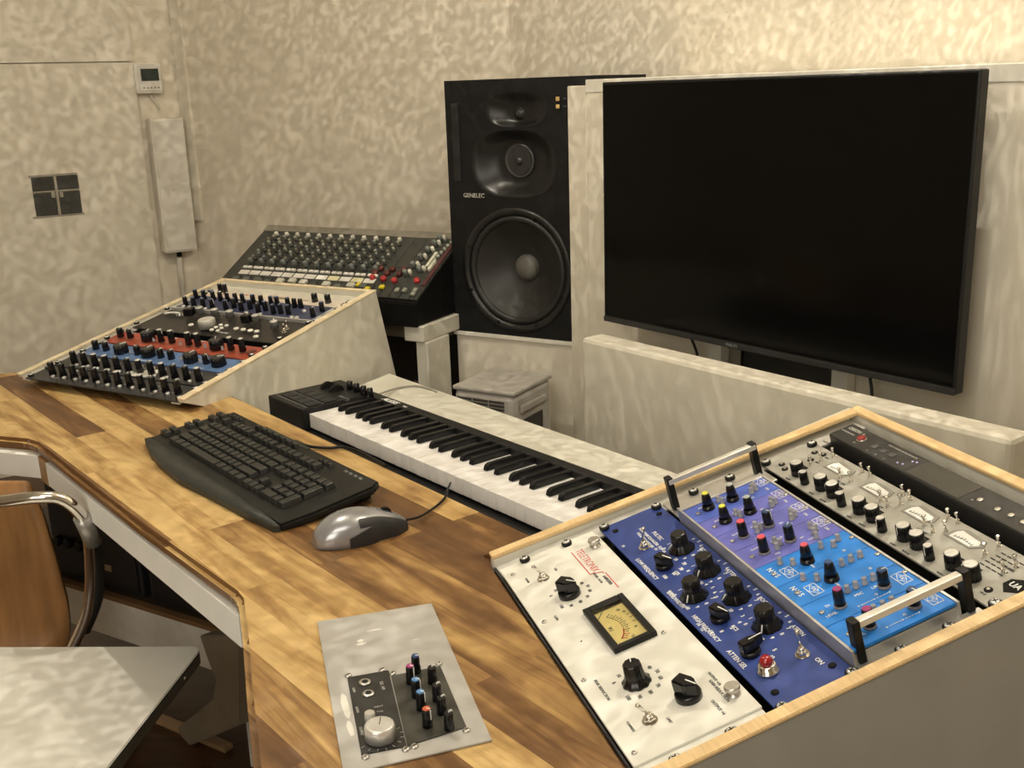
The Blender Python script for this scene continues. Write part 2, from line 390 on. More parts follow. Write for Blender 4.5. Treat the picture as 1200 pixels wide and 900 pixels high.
# ================================================================== SPEAKER
uS, nS = uvn(-31); SP = Vector((-.158, 3.034, -.672)) 
FS = frame(SP, uS, nS, UP)
sk = thing('studio_monitor', 'tall black three-way studio monitor loudspeaker with large woofer', 'speaker', FS)
SW, SH = .470, .695
SPK = mat('speaker_black', (.008, .008, .0085), .55, spec=.25, nscale=60, namt=.1)
FY = Rx(90)       # local z -> -y (towards listener)
HORN = mat('horn_satin', (.010, .010, .0105), .32, spec=.4)
wx, wz, WR_ = .211, .185, .166
def oval(cx, cz, rx, rz, n, p=1.):
    return [(cx + rx * math.copysign(abs(math.cos(2 * math.pi * i / n)) ** p, math.cos(2 * math.pi * i / n)), cz + rz * math.copysign(abs(math.sin(2 * math.pi * i / n)) ** p, math.sin(2 * math.pi * i / n))) for i in range(n)]
HO = {'woofer': (wx, wz, WR_, WR_, 1.), 'mid': (.212, .474, .130, .090, .78), 'tweet': (.224, .616, .092, .046, .80)}
# cabinet: open fronted box closed by a baffle with real openings
g = G(SPK); T_ = .012
g.box((0, 0.002, 0), (T_, .29, SH), bev=.001); g.box((SW - T_, .002, 0), (SW, .29, SH), bev=.001); g.box((0, .002, 0), (SW, .29, T_)); g.box((0, .002, SH - T_), (SW, .29, SH)); g.box((0, .28, 0), (SW, .29, SH))
ob('cabinet', g.mesh(), sk)
bm = bmesh.new(); ed = []
def addloop(pts, y):
    vs = [bm.verts.new((x, y, z)) for x, z in pts]; es = [bm.edges.new((vs[i], vs[(i + 1) % len(vs)])) for i in range(len(vs))]; return vs, es
_, e_ = addloop([(0, 0), (SW, 0), (SW, SH), (0, SH)], 0); ed += e_; lps = []
for k_, (cx, cz, rx, rz, p) in HO.items():
    v_, e_ = addloop(oval(cx, cz, rx, rz, 48, p), 0); ed += e_; lps.append(v_)
bmesh.ops.triangle_fill(bm, edges=ed, use_beauty=True, normal=(0, -1, 0))
for v_ in lps:
    v2 = [bm.verts.new((v.co.x, .014, v.co.z)) for v in v_]
    for i in range(48): bm.faces.new((v_[i], v_[(i + 1) % 48], v2[(i + 1) % 48], v2[i]))
bmesh.ops.recalc_face_normals(bm, faces=bm.faces)
me = bpy.data.meshes.new('baffle'); bm.to_mesh(me); bm.free(); me.materials.append(SPK); ob('baffle', me, sk)
def dish(name, cx, cz, rx, rz, p, tx_, tz_, tr, depth, m_, parent=sk, lip=.001, k=8):
    """smooth horn sinking from an oval mouth to a round throat"""
    n = 48; bm = bmesh.new(); mouth = oval(cx, cz, rx, rz, n, p); thr = oval(tx_, tz_, tr, tr, n); R_ = []
    R_.append([bm.verts.new((x, -lip, z)) for x, z in [(cx + (x - cx) * 1.02, cz + (z - cz) * 1.02) for x, z in mouth]])
    for j in range(k + 1):
        t = j / k; s_ = t ** .9
        R_.append([bm.verts.new((a[0] * (1 - s_) + b[0] * s_, -lip + (depth + lip) * math.sin(t * math.pi / 2) ** 1.1, a[1] * (1 - s_) + b[1] * s_)) for a, b in zip(mouth, thr)])
    o_ = [bm.verts.new((v.co.x, .001, v.co.z)) for v in R_[0]]; R_.insert(0, o_)
    for j in range(len(R_) - 1):
        for i in range(n): f = bm.faces.new((R_[j][i], R_[j][(i + 1) % n], R_[j + 1][(i + 1) % n], R_[j + 1][i])); f.smooth = j > 1
    bm.faces.new(R_[-1]); bmesh.ops.recalc_face_normals(bm, faces=bm.faces)
    me = bpy.data.meshes.new(name); bm.to_mesh(me); bm.free(); me.materials.append(m_); return ob(name, me, parent)
dish('tweeter_horn', *HO['tweet'], .224, .604, .018, .022, HORN)
dish('midrange_horn', *HO['mid'], .214, .480, .048, .034, HORN)
g = G(mat('tweeter_dome', (.03, .03, .03), .25), BLK); g.lathe([(.016, .0), (.016, .003), (.012, .004), (.012, .006), (.006, .009), (.001, .010)], 20, mt=FY, at=(.224, .023, .604)); ob('tweeter', g.mesh(), sk)
md = G(mat('mid_ring', (.065, .065, .063), .3, .3)); md.lathe([(.046, 0), (.046, .005), (.042, .007), (.038, .003)], 32, mt=FY, at=(.214, .034, .480)); mo = ob('midrange_driver', md.mesh(), sk)
g = G(mat('mid_cone', (.025, .025, .025), .35)); g.lathe([(.037, .0065), (.030, .0062), (.016, .004), (.012, .0035), (.011, .009), (.007, .013), (.001, .014)], 24, mt=FY, at=(.214, .034, .480)); ob('midrange_cone', g.mesh(), mo)
def ring(prof, m_, n=56):
    bm = bmesh.new(); R_ = [[bm.verts.new((wx + r * math.cos(2 * math.pi * i / n), y, wz + r * math.sin(2 * math.pi * i / n))) for i in range(n)] for r, y in prof]
    for j in range(len(R_) - 1):
        for i in range(n): f = bm.faces.new((R_[j][i], R_[j][(i + 1) % n], R_[j + 1][(i + 1) % n], R_[j + 1][i])); f.smooth = True
    if prof[-1][0] < .05: bm.faces.new(R_[-1])
    bmesh.ops.recalc_face_normals(bm, faces=bm.faces); me = bpy.data.meshes.new('ring'); bm.to_mesh(me); bm.free(); me.materials.append(m_); return me
wo = ob('woofer', ring([(.173, .001), (.172, -.004), (.164, -.005), (.153, -.002), (.152, .010)], mat('woofer_ring', (.013, .013, .013), .36)), sk)
ob('surround', ring([(.1525, .006), (.149, -.001), (.142, -.003), (.135, .000), (.132, .008)], mat('woofer_surround', (.016, .016, .016), .45)), wo)
ob('cone', ring([(.1325, .007), (.110, .022), (.078, .042), (.036, .062)], mat('woofer_cone', (.020, .019, .017), .45)), wo)
ob('dust_cap', ring([(.038, .062), (.036, .054), (.030, .047), (.020, .042), (.010, .040), (.001, .0395)], mat('dust_cap', (.11, .105, .09), .5)), wo)
for k in range(8):
    a = math.pi / 8 + k * math.pi / 4; g = G(BLK); g.lathe([(.0045, 0), (.0045, .003), (.003, .004)], 8, mt=FY, at=(wx + .158 * math.cos(a), -.0045, wz + .158 * math.sin(a))); ob('bolt', g.mesh(), wo)
g = G(VOID); g.box((.020, -.004, .425), (.044, 0, .635), bev=.002); ob('bass_port', g.mesh(), sk)
g = G(VOID); g.box((SW - .044, -.004, .425), (SW - .020, 0, .635), bev=.002); ob('bass_port', g.mesh(), sk)
ob('lettering', text_mesh('GENELEC', .0165, mat('speaker_print', (.50, .48, .42), .5), .01), sk, Tr(.086, -.0065, .388) @ Rx(90))
for k, z in enumerate((.640, .621)):
    g = G(mat('indicator_amber', (.62, .42, .16), .5)); g.box((.349, -.009, z - .005), (.359, -.006, z + .005), bev=.001); ob('indicator', g.mesh(), sk)
    ob('lettering', text_mesh('ON' if k == 0 else 'CLIP', .006, mat('faint_print', (.12, .12, .12), .6)), sk, Tr(.374, -.0065, z) @ Rx(90))
# plinth below
g = G(PANEL, OFFWHITE); g.box((0, .004, -.692), (SW - .02, .27, -.012), bev=.003); g.box((-.004, -.004, -.012), (SW, .28, -.001), 1, bev=.001)
tag(ob('speaker_plinth', g.mesh(), mtx=FS), 'pale plinth block under the black loudspeaker', 'plinth')

# ================================================================== AIR DEHUMIDIFIER on the floor behind the desk
P = ray(602, 464); P = P / P.y * 2.60; FD = frame(P, uvn(-31)[0], uvn(-31)[1], UP)
dh = thing('dehumidifier', 'pale grey dehumidifier with a louvred front behind the keyboard shelf', 'dehumidifier', FD)
DHM = mat('dehumidifier_plastic', (.43, .405, .365), .5, nscale=12, namt=.04)
g = G(DHM); g.box((-.185, 0, P.z * 0 - .40), (0, .20, 0), bev=.018); ob('body', g.mesh(), dh)
g = G(DHM); g.box((-.186, -.001, -.004), (.001, .201, .008), bev=.004); ob('lid', g.mesh(), dh)
for r in range(9):
    for c in range(3):
        if r % 1 == 0:
            pass
g = G(mat('louvre_gap', (.05, .045, .04), .8))
for r in range(22):
    for c in range(3): g.box((-.172 + c * .049, -.002, -.026 - r * .0098), (-.172 + c * .049 + .045, .001, -.0205 - r * .0098))
ob('louvre_grille', g.mesh(), dh)
g = G(mat('louvre_gap', (.05, .045, .04), .8)); g.box((-.001, .045, -.30), (.002, .145, -.075), bev=.001); ob('side_grille', g.mesh(), dh)
g = G(DHM); g.box((-.002, .03, -.055), (.006, .16, -.035), bev=.004); ob('handle', g.mesh(), dh)
for y in (.02, .18):
    for x in (-.165, -.02):
        g = G(BLKM); g.box((x - .012, y - .012, -.410), (x + .012, y + .012, -.398), bev=.003); ob('foot', g.mesh(), dh)
# stand it on a low crate so that it rests on the floor
hz = P.z - .41 + EYE
g = G(OFFWHITE); g.box((-.21, -.02, -.41 - hz), (.02, .22, -.4105), bev=.004)
tag(ob('low_stand', g.mesh(), mtx=FD), 'plain pale stand beneath the dehumidifier behind the desk', 'stand')
# ================================================================== DESK
ZD = -.631; ZSH = -.705
WOOD = wood_blocks('butcher_block', -51.3)
WOODEDGE = mat('worktop_edge_wood', (.17, .078, .026), .35, nscale=22, namt=.25, stretch=(.3, 1, 6))
def P2(x, y, z=ZD): p = onz(x, y, z); return (p.x, p.y)
A0 = Vector(P2(640, 633)); A1 = Vector(P2(265, 459)); RF = Vector(P2(573, 652)); RN = Vector(P2(741, 900))
rfd = (RN - RF).normalized()
WTH = .024
def E2(x, y): return P2(x, y, ZD - WTH)
outline = [P2(20, 436), P2(60, 440.3), P2(130, 451.5), P2(213, 467.3), tuple(A1), tuple(A0 + (A0 - A1).normalized() * .0), tuple(RF), tuple(RN), tuple(RN + rfd * .32),
           (-.12, .55), (-.17, .62), P2(297, 900), P2(289, 820), P2(284, 748), E2(281, 722), E2(274, 713), E2(165, 632), E2(52, 540), E2(44, 533), E2(32, 529), E2(0, 526)]
l0 = Vector(E2(0, 526)); l1 = Vector(E2(32, 529)); dl = (l0 - l1).normalized()
e0 = Vector(P2(0, 437)); 
outline += [tuple(l0 + dl * .7), tuple(e0 + Vector((-.55, .12))), tuple(e0)]
outline = outline[::-1]
desk = thing('studio_desk', 'large angled studio desk with a butcher block worktop and white aprons', 'desk', Tr(0, 0, 0))
g = G(WOOD, WOODEDGE); g.prism(outline, ZD + EYE - WTH, ZD + EYE, bev=.0075)
g.bm.normal_update()
for f_ in g.bm.faces:
    if abs(f_.normal.z) < .97: f_.material_index = 1
ob('worktop', g.mesh(), desk)
def vboard(name, a, b, z0, z1, th, m_, parent=None, bev=.001):
    """upright board between plan points a and b, thickness behind it"""
    a = Vector(a[:2] + (0,)) if isinstance(a, tuple) else Vector((a.x, a.y, 0)); b = Vector(b[:2] + (0,)) if isinstance(b, tuple) else Vector((b.x, b.y, 0))
    d = (b - a).normalized(); n = Vector((-d.y, d.x, 0)); L_ = (b - a).length
    g = G(m_); g.box((0, 0, z0 + EYE), (L_, th, z1 + EYE), bev=bev)
    mt = frame(a, d, n, UP); mt[2][3] = 0
    return ob(name, g.mesh(), parent, mt)
AP = mat('apron_white', (.84, .825, .78), .45, nscale=20, namt=.03)
a = E2(53, 542); b = E2(279, 722)
vboard('apron', a, b, -.702, ZD - .0245, .02, AP, desk)
a2 = E2(44, 534); vboard('apron', tuple(Vector(a2) + dl * .8), a2, -.702, ZD - .0245, .02, AP, desk)
vboard('apron_end', a2, a, -.705, ZD - .0245, .03, mat('apron_end_wood', (.36, .21, .09), .5, nscale=20, namt=.2, stretch=(8, 8, 1)), desk)
a3 = P2(284, 745, ZD - .03); vboard('apron', (a3[0] + .012, a3[1] - .03), (-.165, .62), -.70, ZD - .0245, .02, AP, desk)
# keyboard shelf (white, lower, behind the worktop)
s1_ = Vector(P2(456, 437.5, ZSH)); s2_ = Vector(P2(788, 553, ZSH)); sd = (s2_ - s1_).normalized(); sn = Vector((sd.y, -sd.x))
SHM = mat('shelf_white', (.70, .68, .585), .5, nscale=10, namt=.03)
uL, nL = uvn(-30.01)
side_dir = Vector((nL.x, nL.y))
g = G(SHM); rk0 = Vector((.0097, 1.3238)) + Vector((.2805, -.9598)) * -.048; rkd = Vector((.9598, .2805))
def isect(p, d, q_, e): k = d.x * e.y - d.y * e.x; t = ((q_.x - p.x) * e.y - (q_.y - p.y) * e.x) / k; return p + d * t
B_r = isect(s1_, sd, rk0, rkd); F_r = isect(s1_ + sn * .50, sd, rk0, rkd)
F_r = rk0 + rkd * .07
q = [s1_, s1_ - side_dir * .62, s1_ - side_dir * .62 + sn * .1, F_r + sn * .0, B_r]
g.prism([tuple(v) for v in q], ZSH + EYE - .022, ZSH + EYE, bev=.0015); ob('keyboard_shelf', g.mesh(), desk)
# lower board under the left half, shaped leg
nD = Vector((.782, .623, 0)); uD = uvn(-51.3)[0]
off = Vector((P2(282, 716)[0], P2(282, 716)[1], 0)) + nD * .30
uV, nV = uvn(-31)
P0 = ray(262, 742); P0 = P0 / P0.y * 1.98
def onV(x, y): return onpl(x, y, P0, nV)
pa = onV(66, 668); pb = P0
vboard('lower_board', (pa - uV * .5), pb + uV * .02, pb.z - .098, pb.z - .006, .018, mat('lower_board_white', (.80, .78, .72), .5), desk)
vboard('lower_board_edge', (pa - uV * .5), pb + uV * .02, pb.z - .006, pb.z + .004, .018, mat('lower_edge_wood', (.22, .12, .05), .5), desk)
# leg: broad shaped upright with a foot reaching towards the sitter
def onL(x, y): return onpl(x, y, off - nD * .05, nD)
pts = [(253, 738), (262, 765), (272, 790), (268, 812), (246, 830), (222, 848), (218, 858), (226, 872), (262, 858), (300, 842), (300, 738)]
L3 = [onL(*p_) for p_ in pts]; uD = uvn(-51.3)[0]; o3 = L3[0]
poly = [((v - o3).dot(uD), v.z - o3.z) for v in L3]
g = G(mat('leg_grey_brown', (.26, .225, .17), .5, nscale=12, namt=.15))
me_ = g.prism(poly[::-1], 0, .035, bev=.002)
mt = frame(o3, uD, UP, -nD * -1); 
leg_m = frame(o3, uD, UP, uD.cross(UP))
o_ = ob('leg', g.mesh(), desk, leg_m)
# equipment in the dark below the desk
for k, (xa, xb, lb) in enumerate(((70, 172, 'black rack box in the shadow under the worktop, nearest the chrome armrest'), (176, 258, 'black rack box in the shadow under the worktop, nearest the desk leg'))):
    pA = onpl(xa, 690, P0 + nV * .03, nV); pB = onpl(xb, 720, P0 + nV * .03, nV); pA.z = pb.z + .0045
    t_ = thing('under_desk_amplifier', lb, 'amplifier', frame(pA, uV, nV, UP)); L_ = (pB - pA).dot(uV); zt = .24
    g = G(mat('dark_gear', (.020, .021, .024), .45)); g.box((0, 0, .0), (L_, .2, zt), bev=.004); ob('case', g.mesh(), t_)
    g = G(mat('dark_gear_face', (.012, .013, .016), .3)); g.box((.01, -.004, .01), (L_ - .01, 0, zt - .01), bev=.002); ob('front_panel', g.mesh(), t_)
    g = G(mat('badge_brass', (.45, .38, .24), .35, .6)); g.box((L_ * .60, -.007, .045), (L_ * .60 + .028, -.003, .060), bev=.001); ob('badge', g.mesh(), t_)
    for j in range(3):
        g = G(BLK); g.lathe([(.012, 0), (.012, .012), (.009, .014)], 16, (L_ * (.12 + .13 * j), -.004, .09), mt=Rx(90)); ob('knob', g.mesh(), t_)
g = G(mat('under_shelf_dark', (.05, .035, .022), .6)); mt = frame(P0, uV, nV, UP)
g.box((-.95, .0185, -.014), (.05, .40, .0035), bev=.001); ob('under_shelf', g.mesh(), desk, mt)
# legs that carry the far and near ends
for (x, y) in ((-1.45, 2.25), (-.10, .62), (-.55, 2.0), (.62, 1.45), (.25, 1.95)):
    g = G(AP); top = (ZSH if y > 1.4 and x > -.6 else ZD) + EYE - (.0225 if y > 1.4 and x > -.6 else .0245)
    g.box((x - .03, y - .03, 0), (x + .03, y + .03, top), bev=.003); ob('leg', g.mesh(), desk)
a = onz(178, 836, -EYE + .012); b = onz(268, 874, -EYE + .012)
d_ = (b - a).normalized(); g = G(mat('batten_wood', (.42, .27, .15), .5)); g.box((0, -.012, 0), ((b - a).length, .012, .012), bev=.001)
mt = frame(Vector((a.x, a.y, -EYE)), d_, Vector((-d_.y, d_.x, 0)), UP)
tag(ob('wooden_batten', g.mesh(), mtx=mt), 'light wooden batten lying on the dark floor under the desk', 'batten')

# ================================================================== shared small parts of the rack units
def scr_black():
    g = G(BLK, SILV); g.lathe([(.0068, 0), (.0072, .001), (.0072, .0042), (.0060, .0050)], 16)
    g.lathe([(.0052, .0048), (.0050, .0062), (.0030, .0070)], 14, mi=1); g.box((-.0032, -.0006, .0068), (.0032, .0006, .0074), 0); g.box((-.0006, -.0032, .0068), (.0006, .0032, .0074), 0); return g.mesh('screw')
def scr_small(m1, r=.003):
    g = G(m1, BLK); g.lathe([(r, 0), (r, .0012), (r * .6, .0019)], 12); g.box((-r * .6, -.0004, .0018), (r * .6, .0004, .0021), 1); return g.mesh('screw')
SCB = scr_black(); SCS = scr_small(STEEL); SCD = scr_small(BLKM, .0042)
def knob_plain(r, h, cap=None, line=True, taper=.85, flutes=0, skirt=None, skirth=.003, ring=None):
    g = G(KNOB, cap or KNOB, WHT, ring or KNOB)
    z0 = 0
    if skirt: g.lathe([(skirt, 0), (skirt * .98, .001), (r * 1.08, skirth + .001)], 28, mi=3); z0 = skirth
    n = 28 if not flutes else flutes * 4
    g.lathe([(r, z0), (r * (1 + taper) / 2, z0 + h * .5), (r * taper, h * .96), (r * taper * .93, h)], n, flute=flutes, fa=.10 if flutes else 0)
    if cap: g.lathe([(r * taper * .90, h), (r * taper * .90, h + .0008), (r * taper * .8, h + .0014)], 20, mi=1)
    if line: g.box((-.0005, 0, h + (.0012 if cap else 0)), (.0005, r * taper * .92, h + .0018), 2); g.box((-.0006, r * taper * .9, h * .45), (.0006, r * taper + .0006, h), 2)
    return g.mesh('knob')
def knob_pointer(r, h, pl):
    """bar knob: round skirt base, raised pointed grip with white line"""
    g = G(KNOB, WHT); g.lathe([(r, 0), (r, h * .25), (r * .92, h * .35)], 28)
    pr = [(-r * .55, -r * .9), (r * .55, -r * .9), (r * .62, r * .3), (0, pl), (-r * .62, r * .3)]
    g.prism(pr, h * .3, h, bev=h * .08); g.box((-.0006, r * .1, h - .0001), (.0006, pl * .9, h + .0004), 1); return g.mesh('knob')
def toggle(m_=CHROME, ln=.017, tilt=28, r=.0062):
    g = G(m_, STEEL); g.lathe([(r * 1.25, 0), (r * 1.25, .001)], 20); g.lathe([(r, .001), (r, .0045)], 6, smooth=False); g.lathe([(r * .62, .0045), (r * .6, .0085), (r * .4, .0095)], 16)
    g.lathe([(.0016, 0), (.0022, ln * .8), (.0027, ln), (.0015, ln + .001)], 12, at=(0, 0, .0085), mt=Rx(tilt)); return g.mesh('toggle_switch')

# ================================================================== RIGHT RACK
yaw_, til_ = -1.2868, .2625
uR = Vector((math.cos(yaw_), math.sin(yaw_), 0)); nR = Vector((-math.sin(yaw_), math.cos(yaw_), 0)); VR = nR * math.cos(til_) + UP * math.sin(til_); WR = uR.cross(VR)
OR = Vector((.0097, 1.3238, -.6129)) - WR * .005
FR_ = frame(OR, uR, VR, WR)
def rack_item(fr, name, label, cat, x, y, w=0, group=None): return thing(name, label, cat, fr @ Tr(x / 1000, y / 1000, w), group)
mm = lambda *a: tuple(v / 1000 for v in a)
rk = thing('rack_cabinet', 'sloping desktop rack cabinet with birch edges in the right foreground', 'rack', FR_)
SIDEG = mat('cabinet_grey', (.36, .345, .30), .55, nscale=9, namt=.06)
# sides: outlines drawn in the (V, W) plane
def side_prism(g, x0, x1, prof, mi=0, bev=.001):
    """prof [(v,w)] extruded along u from x0 to x1"""
    mt = Matrix(((0, 0, 1, 0), (1, 0, 0, 0), (0, 1, 0, 0), (0, 0, 0, 1)))
    g.prism(prof, x0, x1, mi, mt, bev)
def dropW(v, w, dz): return (v - dz * math.sin(til_), w - dz * math.cos(til_))
pr = [(-.037, .008), (.548, .008), dropW(.548, .008, .60), dropW(-.037, .008, .30)]
g = G(SIDEG); side_prism(g, .474, .4895, pr); ob('side_panel', g.mesh(), rk)
g = G(BIRCH); g.prism([(.4735, -.030), (.491, -.030), (.4905, .549), (.4725, .549)], .008, .0125, bev=.001); ob('edge_strip', g.mesh(), rk)
prf = [(-.037, .006), (.540, .006), dropW(.540, .006, .30), dropW(-.037, .006, .075)]
g = G(RACKSIDE); side_prism(g, -.044, -.030, prf); o_ = ob('side_panel', g.mesh(), rk); 
g = G(BIRCH); g.prism([(-.050, -.037), (-.033, -.037), (-.010, .528), (-.010, .545), (-.0285, .545)], .006, .0115, bev=.001); ob('edge_strip', g.mesh(), rk)
g = G(BIRCH); g.prism([(-.0285, .530), (.4735, .531), (.4735, .549), (-.0285, .5455)], .0061, .0118, bev=.001); ob('edge_strip', g.mesh(), rk)
g = G(RACKSIDE); side_prism(g, -.0295, .473, [(.533, .006), (.547, .006), dropW(.547, .006, .45), dropW(.533, .006, .45)]); ob('back_panel', g.mesh(), rk)
g = G(mat('rail_aluminium', (.60, .59, .55), .45, .3)); 
g.prism([(-.0295, -.0365), (.004, -.0365), (.016, .526), (-.0295, .526)], -.0062, -.0032); ob('mounting_rail', g.mesh(), rk)
g = G(MATS['rail_aluminium']); g.box((.456, -.0365, -.0062), (.4735, .526, -.0032)); ob('mounting_rail', g.mesh(), rk)
g = G(VOID); g.box((-.029, -.036, -.075), (.473, .531, -.070)); ob('floor_board', g.mesh(), rk)
g = G(mat('front_strip_dark', (.02, .02, .02), .6)); g.box((-.030, -.040, -.012), (.473, -.0375, -.004)); ob('front_strip', g.mesh(), rk)

def add_knob(parent, me, x, y, rot=0, w=0., name='knob', label=None):
    return ob(name, me, parent, Tr(x / 1000, y / 1000, w) @ Rz(rot), label)
def add_screws(parent, pts, me=SCB, w=0.0):
    for x, y in pts: ob('screw', me, parent, Tr(x / 1000, y / 1000, w) @ Rz(random.uniform(0, 90)))

# ---- white compressor
cw = rack_item(FR_, 'compressor', 'white-faced rack compressor with a yellow level meter, nearest the desk front', 'compressor', 0, 0)
CW = mat('compressor_white', (.76, .75, .68), .42, nscale=20, namt=.02)
g = G(CW); g.box(mm(-12, -36, -3), mm(477, 103, 0), bev=.0006); ob('faceplate', g.mesh(), cw)
g = G(CW); g.box(mm(8, -36.5, .05), mm(452, 103.5, 3), bev=.0008); fp = ob('front_cover', g.mesh(), cw)
g = G(BLKM); g.box(mm(15, -30, -45), mm(450, 97, -3.05)); ob('chassis', g.mesh(), cw)
add_screws(cw, [(-7, 1), (-3, 62), (468, 1), (467, 62)], w=.0)
add_screws(cw, [(21, -25), (157, -27), (296, -28), (435, -28), (276, 79)], SCS, w=.003)
g = G(STEEL); g.lathe([(.0075, 0), (.0075, .0015), (.0048, .0018), (.0048, .006), (.0082, .007), (.0082, .010), (.0070, .0115)], 20)
caps = g.mesh('stud'); 
for x, y in ((36, 90), (419, 90)): ob('thumb_screw', caps, cw, Tr(x / 1000, y / 1000, .003))
KB = knob_pointer(.0142, .022, .0168)
add_knob(cw, KB, 123, 20, -55, .003); add_knob(cw, KB, 394, 52, -65, .003)
g = G(KNOB, WHT); g.lathe([(.0158, 0), (.0158, .002), (.0124, .005), (.0107, .010), (.0098, .023), (.0085, .025)], 40, flute=10, fa=.06); g.box((-.0006, .002, .0245), (.0006, .0100, .0256), 1); g.box((-.0006, .0090, .012), (.0006, .0107, .025), 1); g.box((-.0006, .0124, .0035), (.0006, .0154, .0046), 1)
add_knob(cw, g.mesh('knob'), 337, 18, 75, .003)
TG = toggle(ln=.016, tilt=30, r=.0066)
for x, y, r in ((62, 5, -12), (402, 4, -12)): ob('toggle_switch', TG, cw, Tr(x / 1000, y / 1000, .003) @ Rz(r))
# meter
g = G(BLK)
fr_o = [(176, 18), (277, 18), (275.5, 71.5), (176, 71)]
g.box(mm(176, 18, 0), mm(277, 26, 7), bev=.001); g.box(mm(176, 64, 0), mm(277, 71.5, 7), bev=.001); g.box(mm(176, 26, 0), mm(189, 64, 7), bev=.001); g.box(mm(270, 26, 0), mm(277, 64, 7), bev=.001)
lm = ob('level_meter', g.mesh(), cw, Tr(0, 0, .003))
g = G(mat('meter_dial', (.86, .68, .24), .6, nscale=8, namt=.06, emit=.30)); g.box(mm(189, 26, .2), mm(270, 64, 1.2)); ob('dial', g.mesh(), lm)
g = G(DARKP, mat('meter_red', (.65, .03, .02), .6)); c = Vector((.2295, .006)); R_ = .044
for k in range(15):
    a = math.radians(128 - k * 5.6); p0 = c + Vector((math.cos(a), math.sin(a))) * R_; ln = .006 if k % 2 == 0 else .0035
    g.box((-ln / 2, -.0004, .0014), (ln / 2, .0004, .0017), 1 if k > 11 else 0); vs = g.bm.verts[-8:] if False else None
    g.bm.verts.ensure_lookup_table(); vv = g.bm.verts[len(g.bm.verts) - 8:]
    bmesh.ops.transform(g.bm, matrix=Tr(p0.x, p0.y) @ Rz(math.degrees(a)), verts=vv)
pts_ = []
for k in range(12):
    a = math.radians(74 - k * 2.4); pts_.append((c.x + .040 * math.cos(a), c.y + .040 * math.sin(a), .0016))
g.tube(pts_, .0009, 5, 1)
pts_ = [(c.x + .040 * math.cos(math.radians(128 - k * 4)), c.y + .040 * math.sin(math.radians(128 - k * 4)), .0016) for k in range(14)]
g.tube(pts_, .0003, 4, 0); ob('scale', g.mesh(), lm)
g = G(DARKP); a = math.radians(140); g.tube([(c.x + .022 * math.cos(a), c.y + .022 * math.sin(a), .0028), (c.x + .050 * math.cos(a), c.y + .050 * math.sin(a), .0028)], .0005, 5); ob('needle', g.mesh(), lm)
ob('lettering', join_text([('20', .005, .2000, .0545, 35), ('10', .005, .2075, .0585, 25), ('7', .005, .2155, .0600, 15), ('5', .005, .2235, .0612, 8), ('3', .005, .2330, .0610, -5), ('0', .005, .2450, .0580, -20), ('+3', .005, .2600, .0480, -40), ('VU', .007, .230, .032, 0)], DARKP), lm, Tr(0, 0, .0013))
g = G(mat('meter_glass', (.9, .9, .88), .04, trans=1., spec=.5)); g.box(mm(189, 26, 4.6), mm(270, 64, 5.2)); ob('glass', g.mesh(), lm)
RED = mat('red_print', (.60, .03, .04), .6)
it = [('TELETRONIX', .0158, .0625, .0672, 0, -.012)]
lt = join_text(it, RED, .0); o_ = ob('lettering', lt, cw, Tr(0, 0, .0031) @ Matrix.Diagonal((.75, .95, 1, 1)) @ Tr(.0205, .0035), 'red lettering')
g = G(RED); g.box(mm(27, 57.4, 3), mm(98, 58.6, 3.3)); g.tube([(.098, .058, .0032), (.1035, .073, .0032)], .0006, 4); g.box(mm(103, 72.6, 3), mm(108, 73.6, 3.3)); g.box(mm(108, 74.6, 3), mm(152, 75.8, 3.3)); ob('underline', g.mesh(), cw)
R9 = .0195
tx = [('AMPLIFIER', .0058, .127, .0705, 0, .01), ('MODEL  LA-2A', .0046, .113, .0625, 0)]
for i_, v_ in enumerate(range(0, 101, 10)):
    a = math.radians(235 - i_ * 28)
    for cx, cy in ((.123, .020), (.337, .018)):
        rr = .0255; tx.append((str(v_), .0064, cx + rr * math.cos(a), cy + rr * math.sin(a), 0))
tx += [('GAIN', .0048, .160, -.012, 0), ('ON', .0050, .052, .026, 0), ('POWER', .0040, .050, -.014, 0), ('PEAK REDUCTION', .0050, .325, -.018, 0), ('GAIN REDUCTION', .0050, .405, .081, 0), ('OUTPUT +4', .0050, .427, .068, 0), ('OUTPUT +10', .0045, .385, .086, 0), ('LIMIT', .0042, .414, .020, 0), ('COMPRESS', .0038, .398, -.016, 0)]
ob('lettering', join_text(tx, DARKP), cw, Tr(0, 0, .0031))
g = G(DARKP); g.lathe([(.0012, 0), (.0012, .0004)], 10, (.226, -.004, .003)); ob('screw_hole', g.mesh(), cw)

# ---- blue equalizer
eq = rack_item(FR_, 'equalizer', 'deep blue rack equalizer with black skirted knobs and a red jewel lamp', 'equalizer', 0, 0)
EQB = mat('equalizer_blue', (.026, .055, .24), .38, nscale=30, namt=.06)
g = G(EQB); g.box(mm(-8, 113, -3), mm(476, 204.5, 0), bev=.0006); ob('faceplate', g.mesh(), eq)
g = G(BLKM); g.box(mm(14, 120, -45), mm(452, 203, -3.05)); ob('chassis', g.mesh(), eq)
add_screws(eq, [(-3, 119), (-1, 198), (466, 118), (464, 198)]); add_screws(eq, [(18, 193), (15, 128), (439, 191), (439, 125)], SCD)
g = G(KNOB, WHT); g.lathe([(.0172, 0), (.0172, .0012), (.0108, .0085), (.0105, .010), (.0106, .022), (.0088, .024)], 48, flute=8, fa=.05)
g.bm.verts.ensure_lookup_table()
g.tube([(0, .0112, .0086), (0, .0170, .0018)], .0009, 5, 1)
KSK = g.mesh('knob')
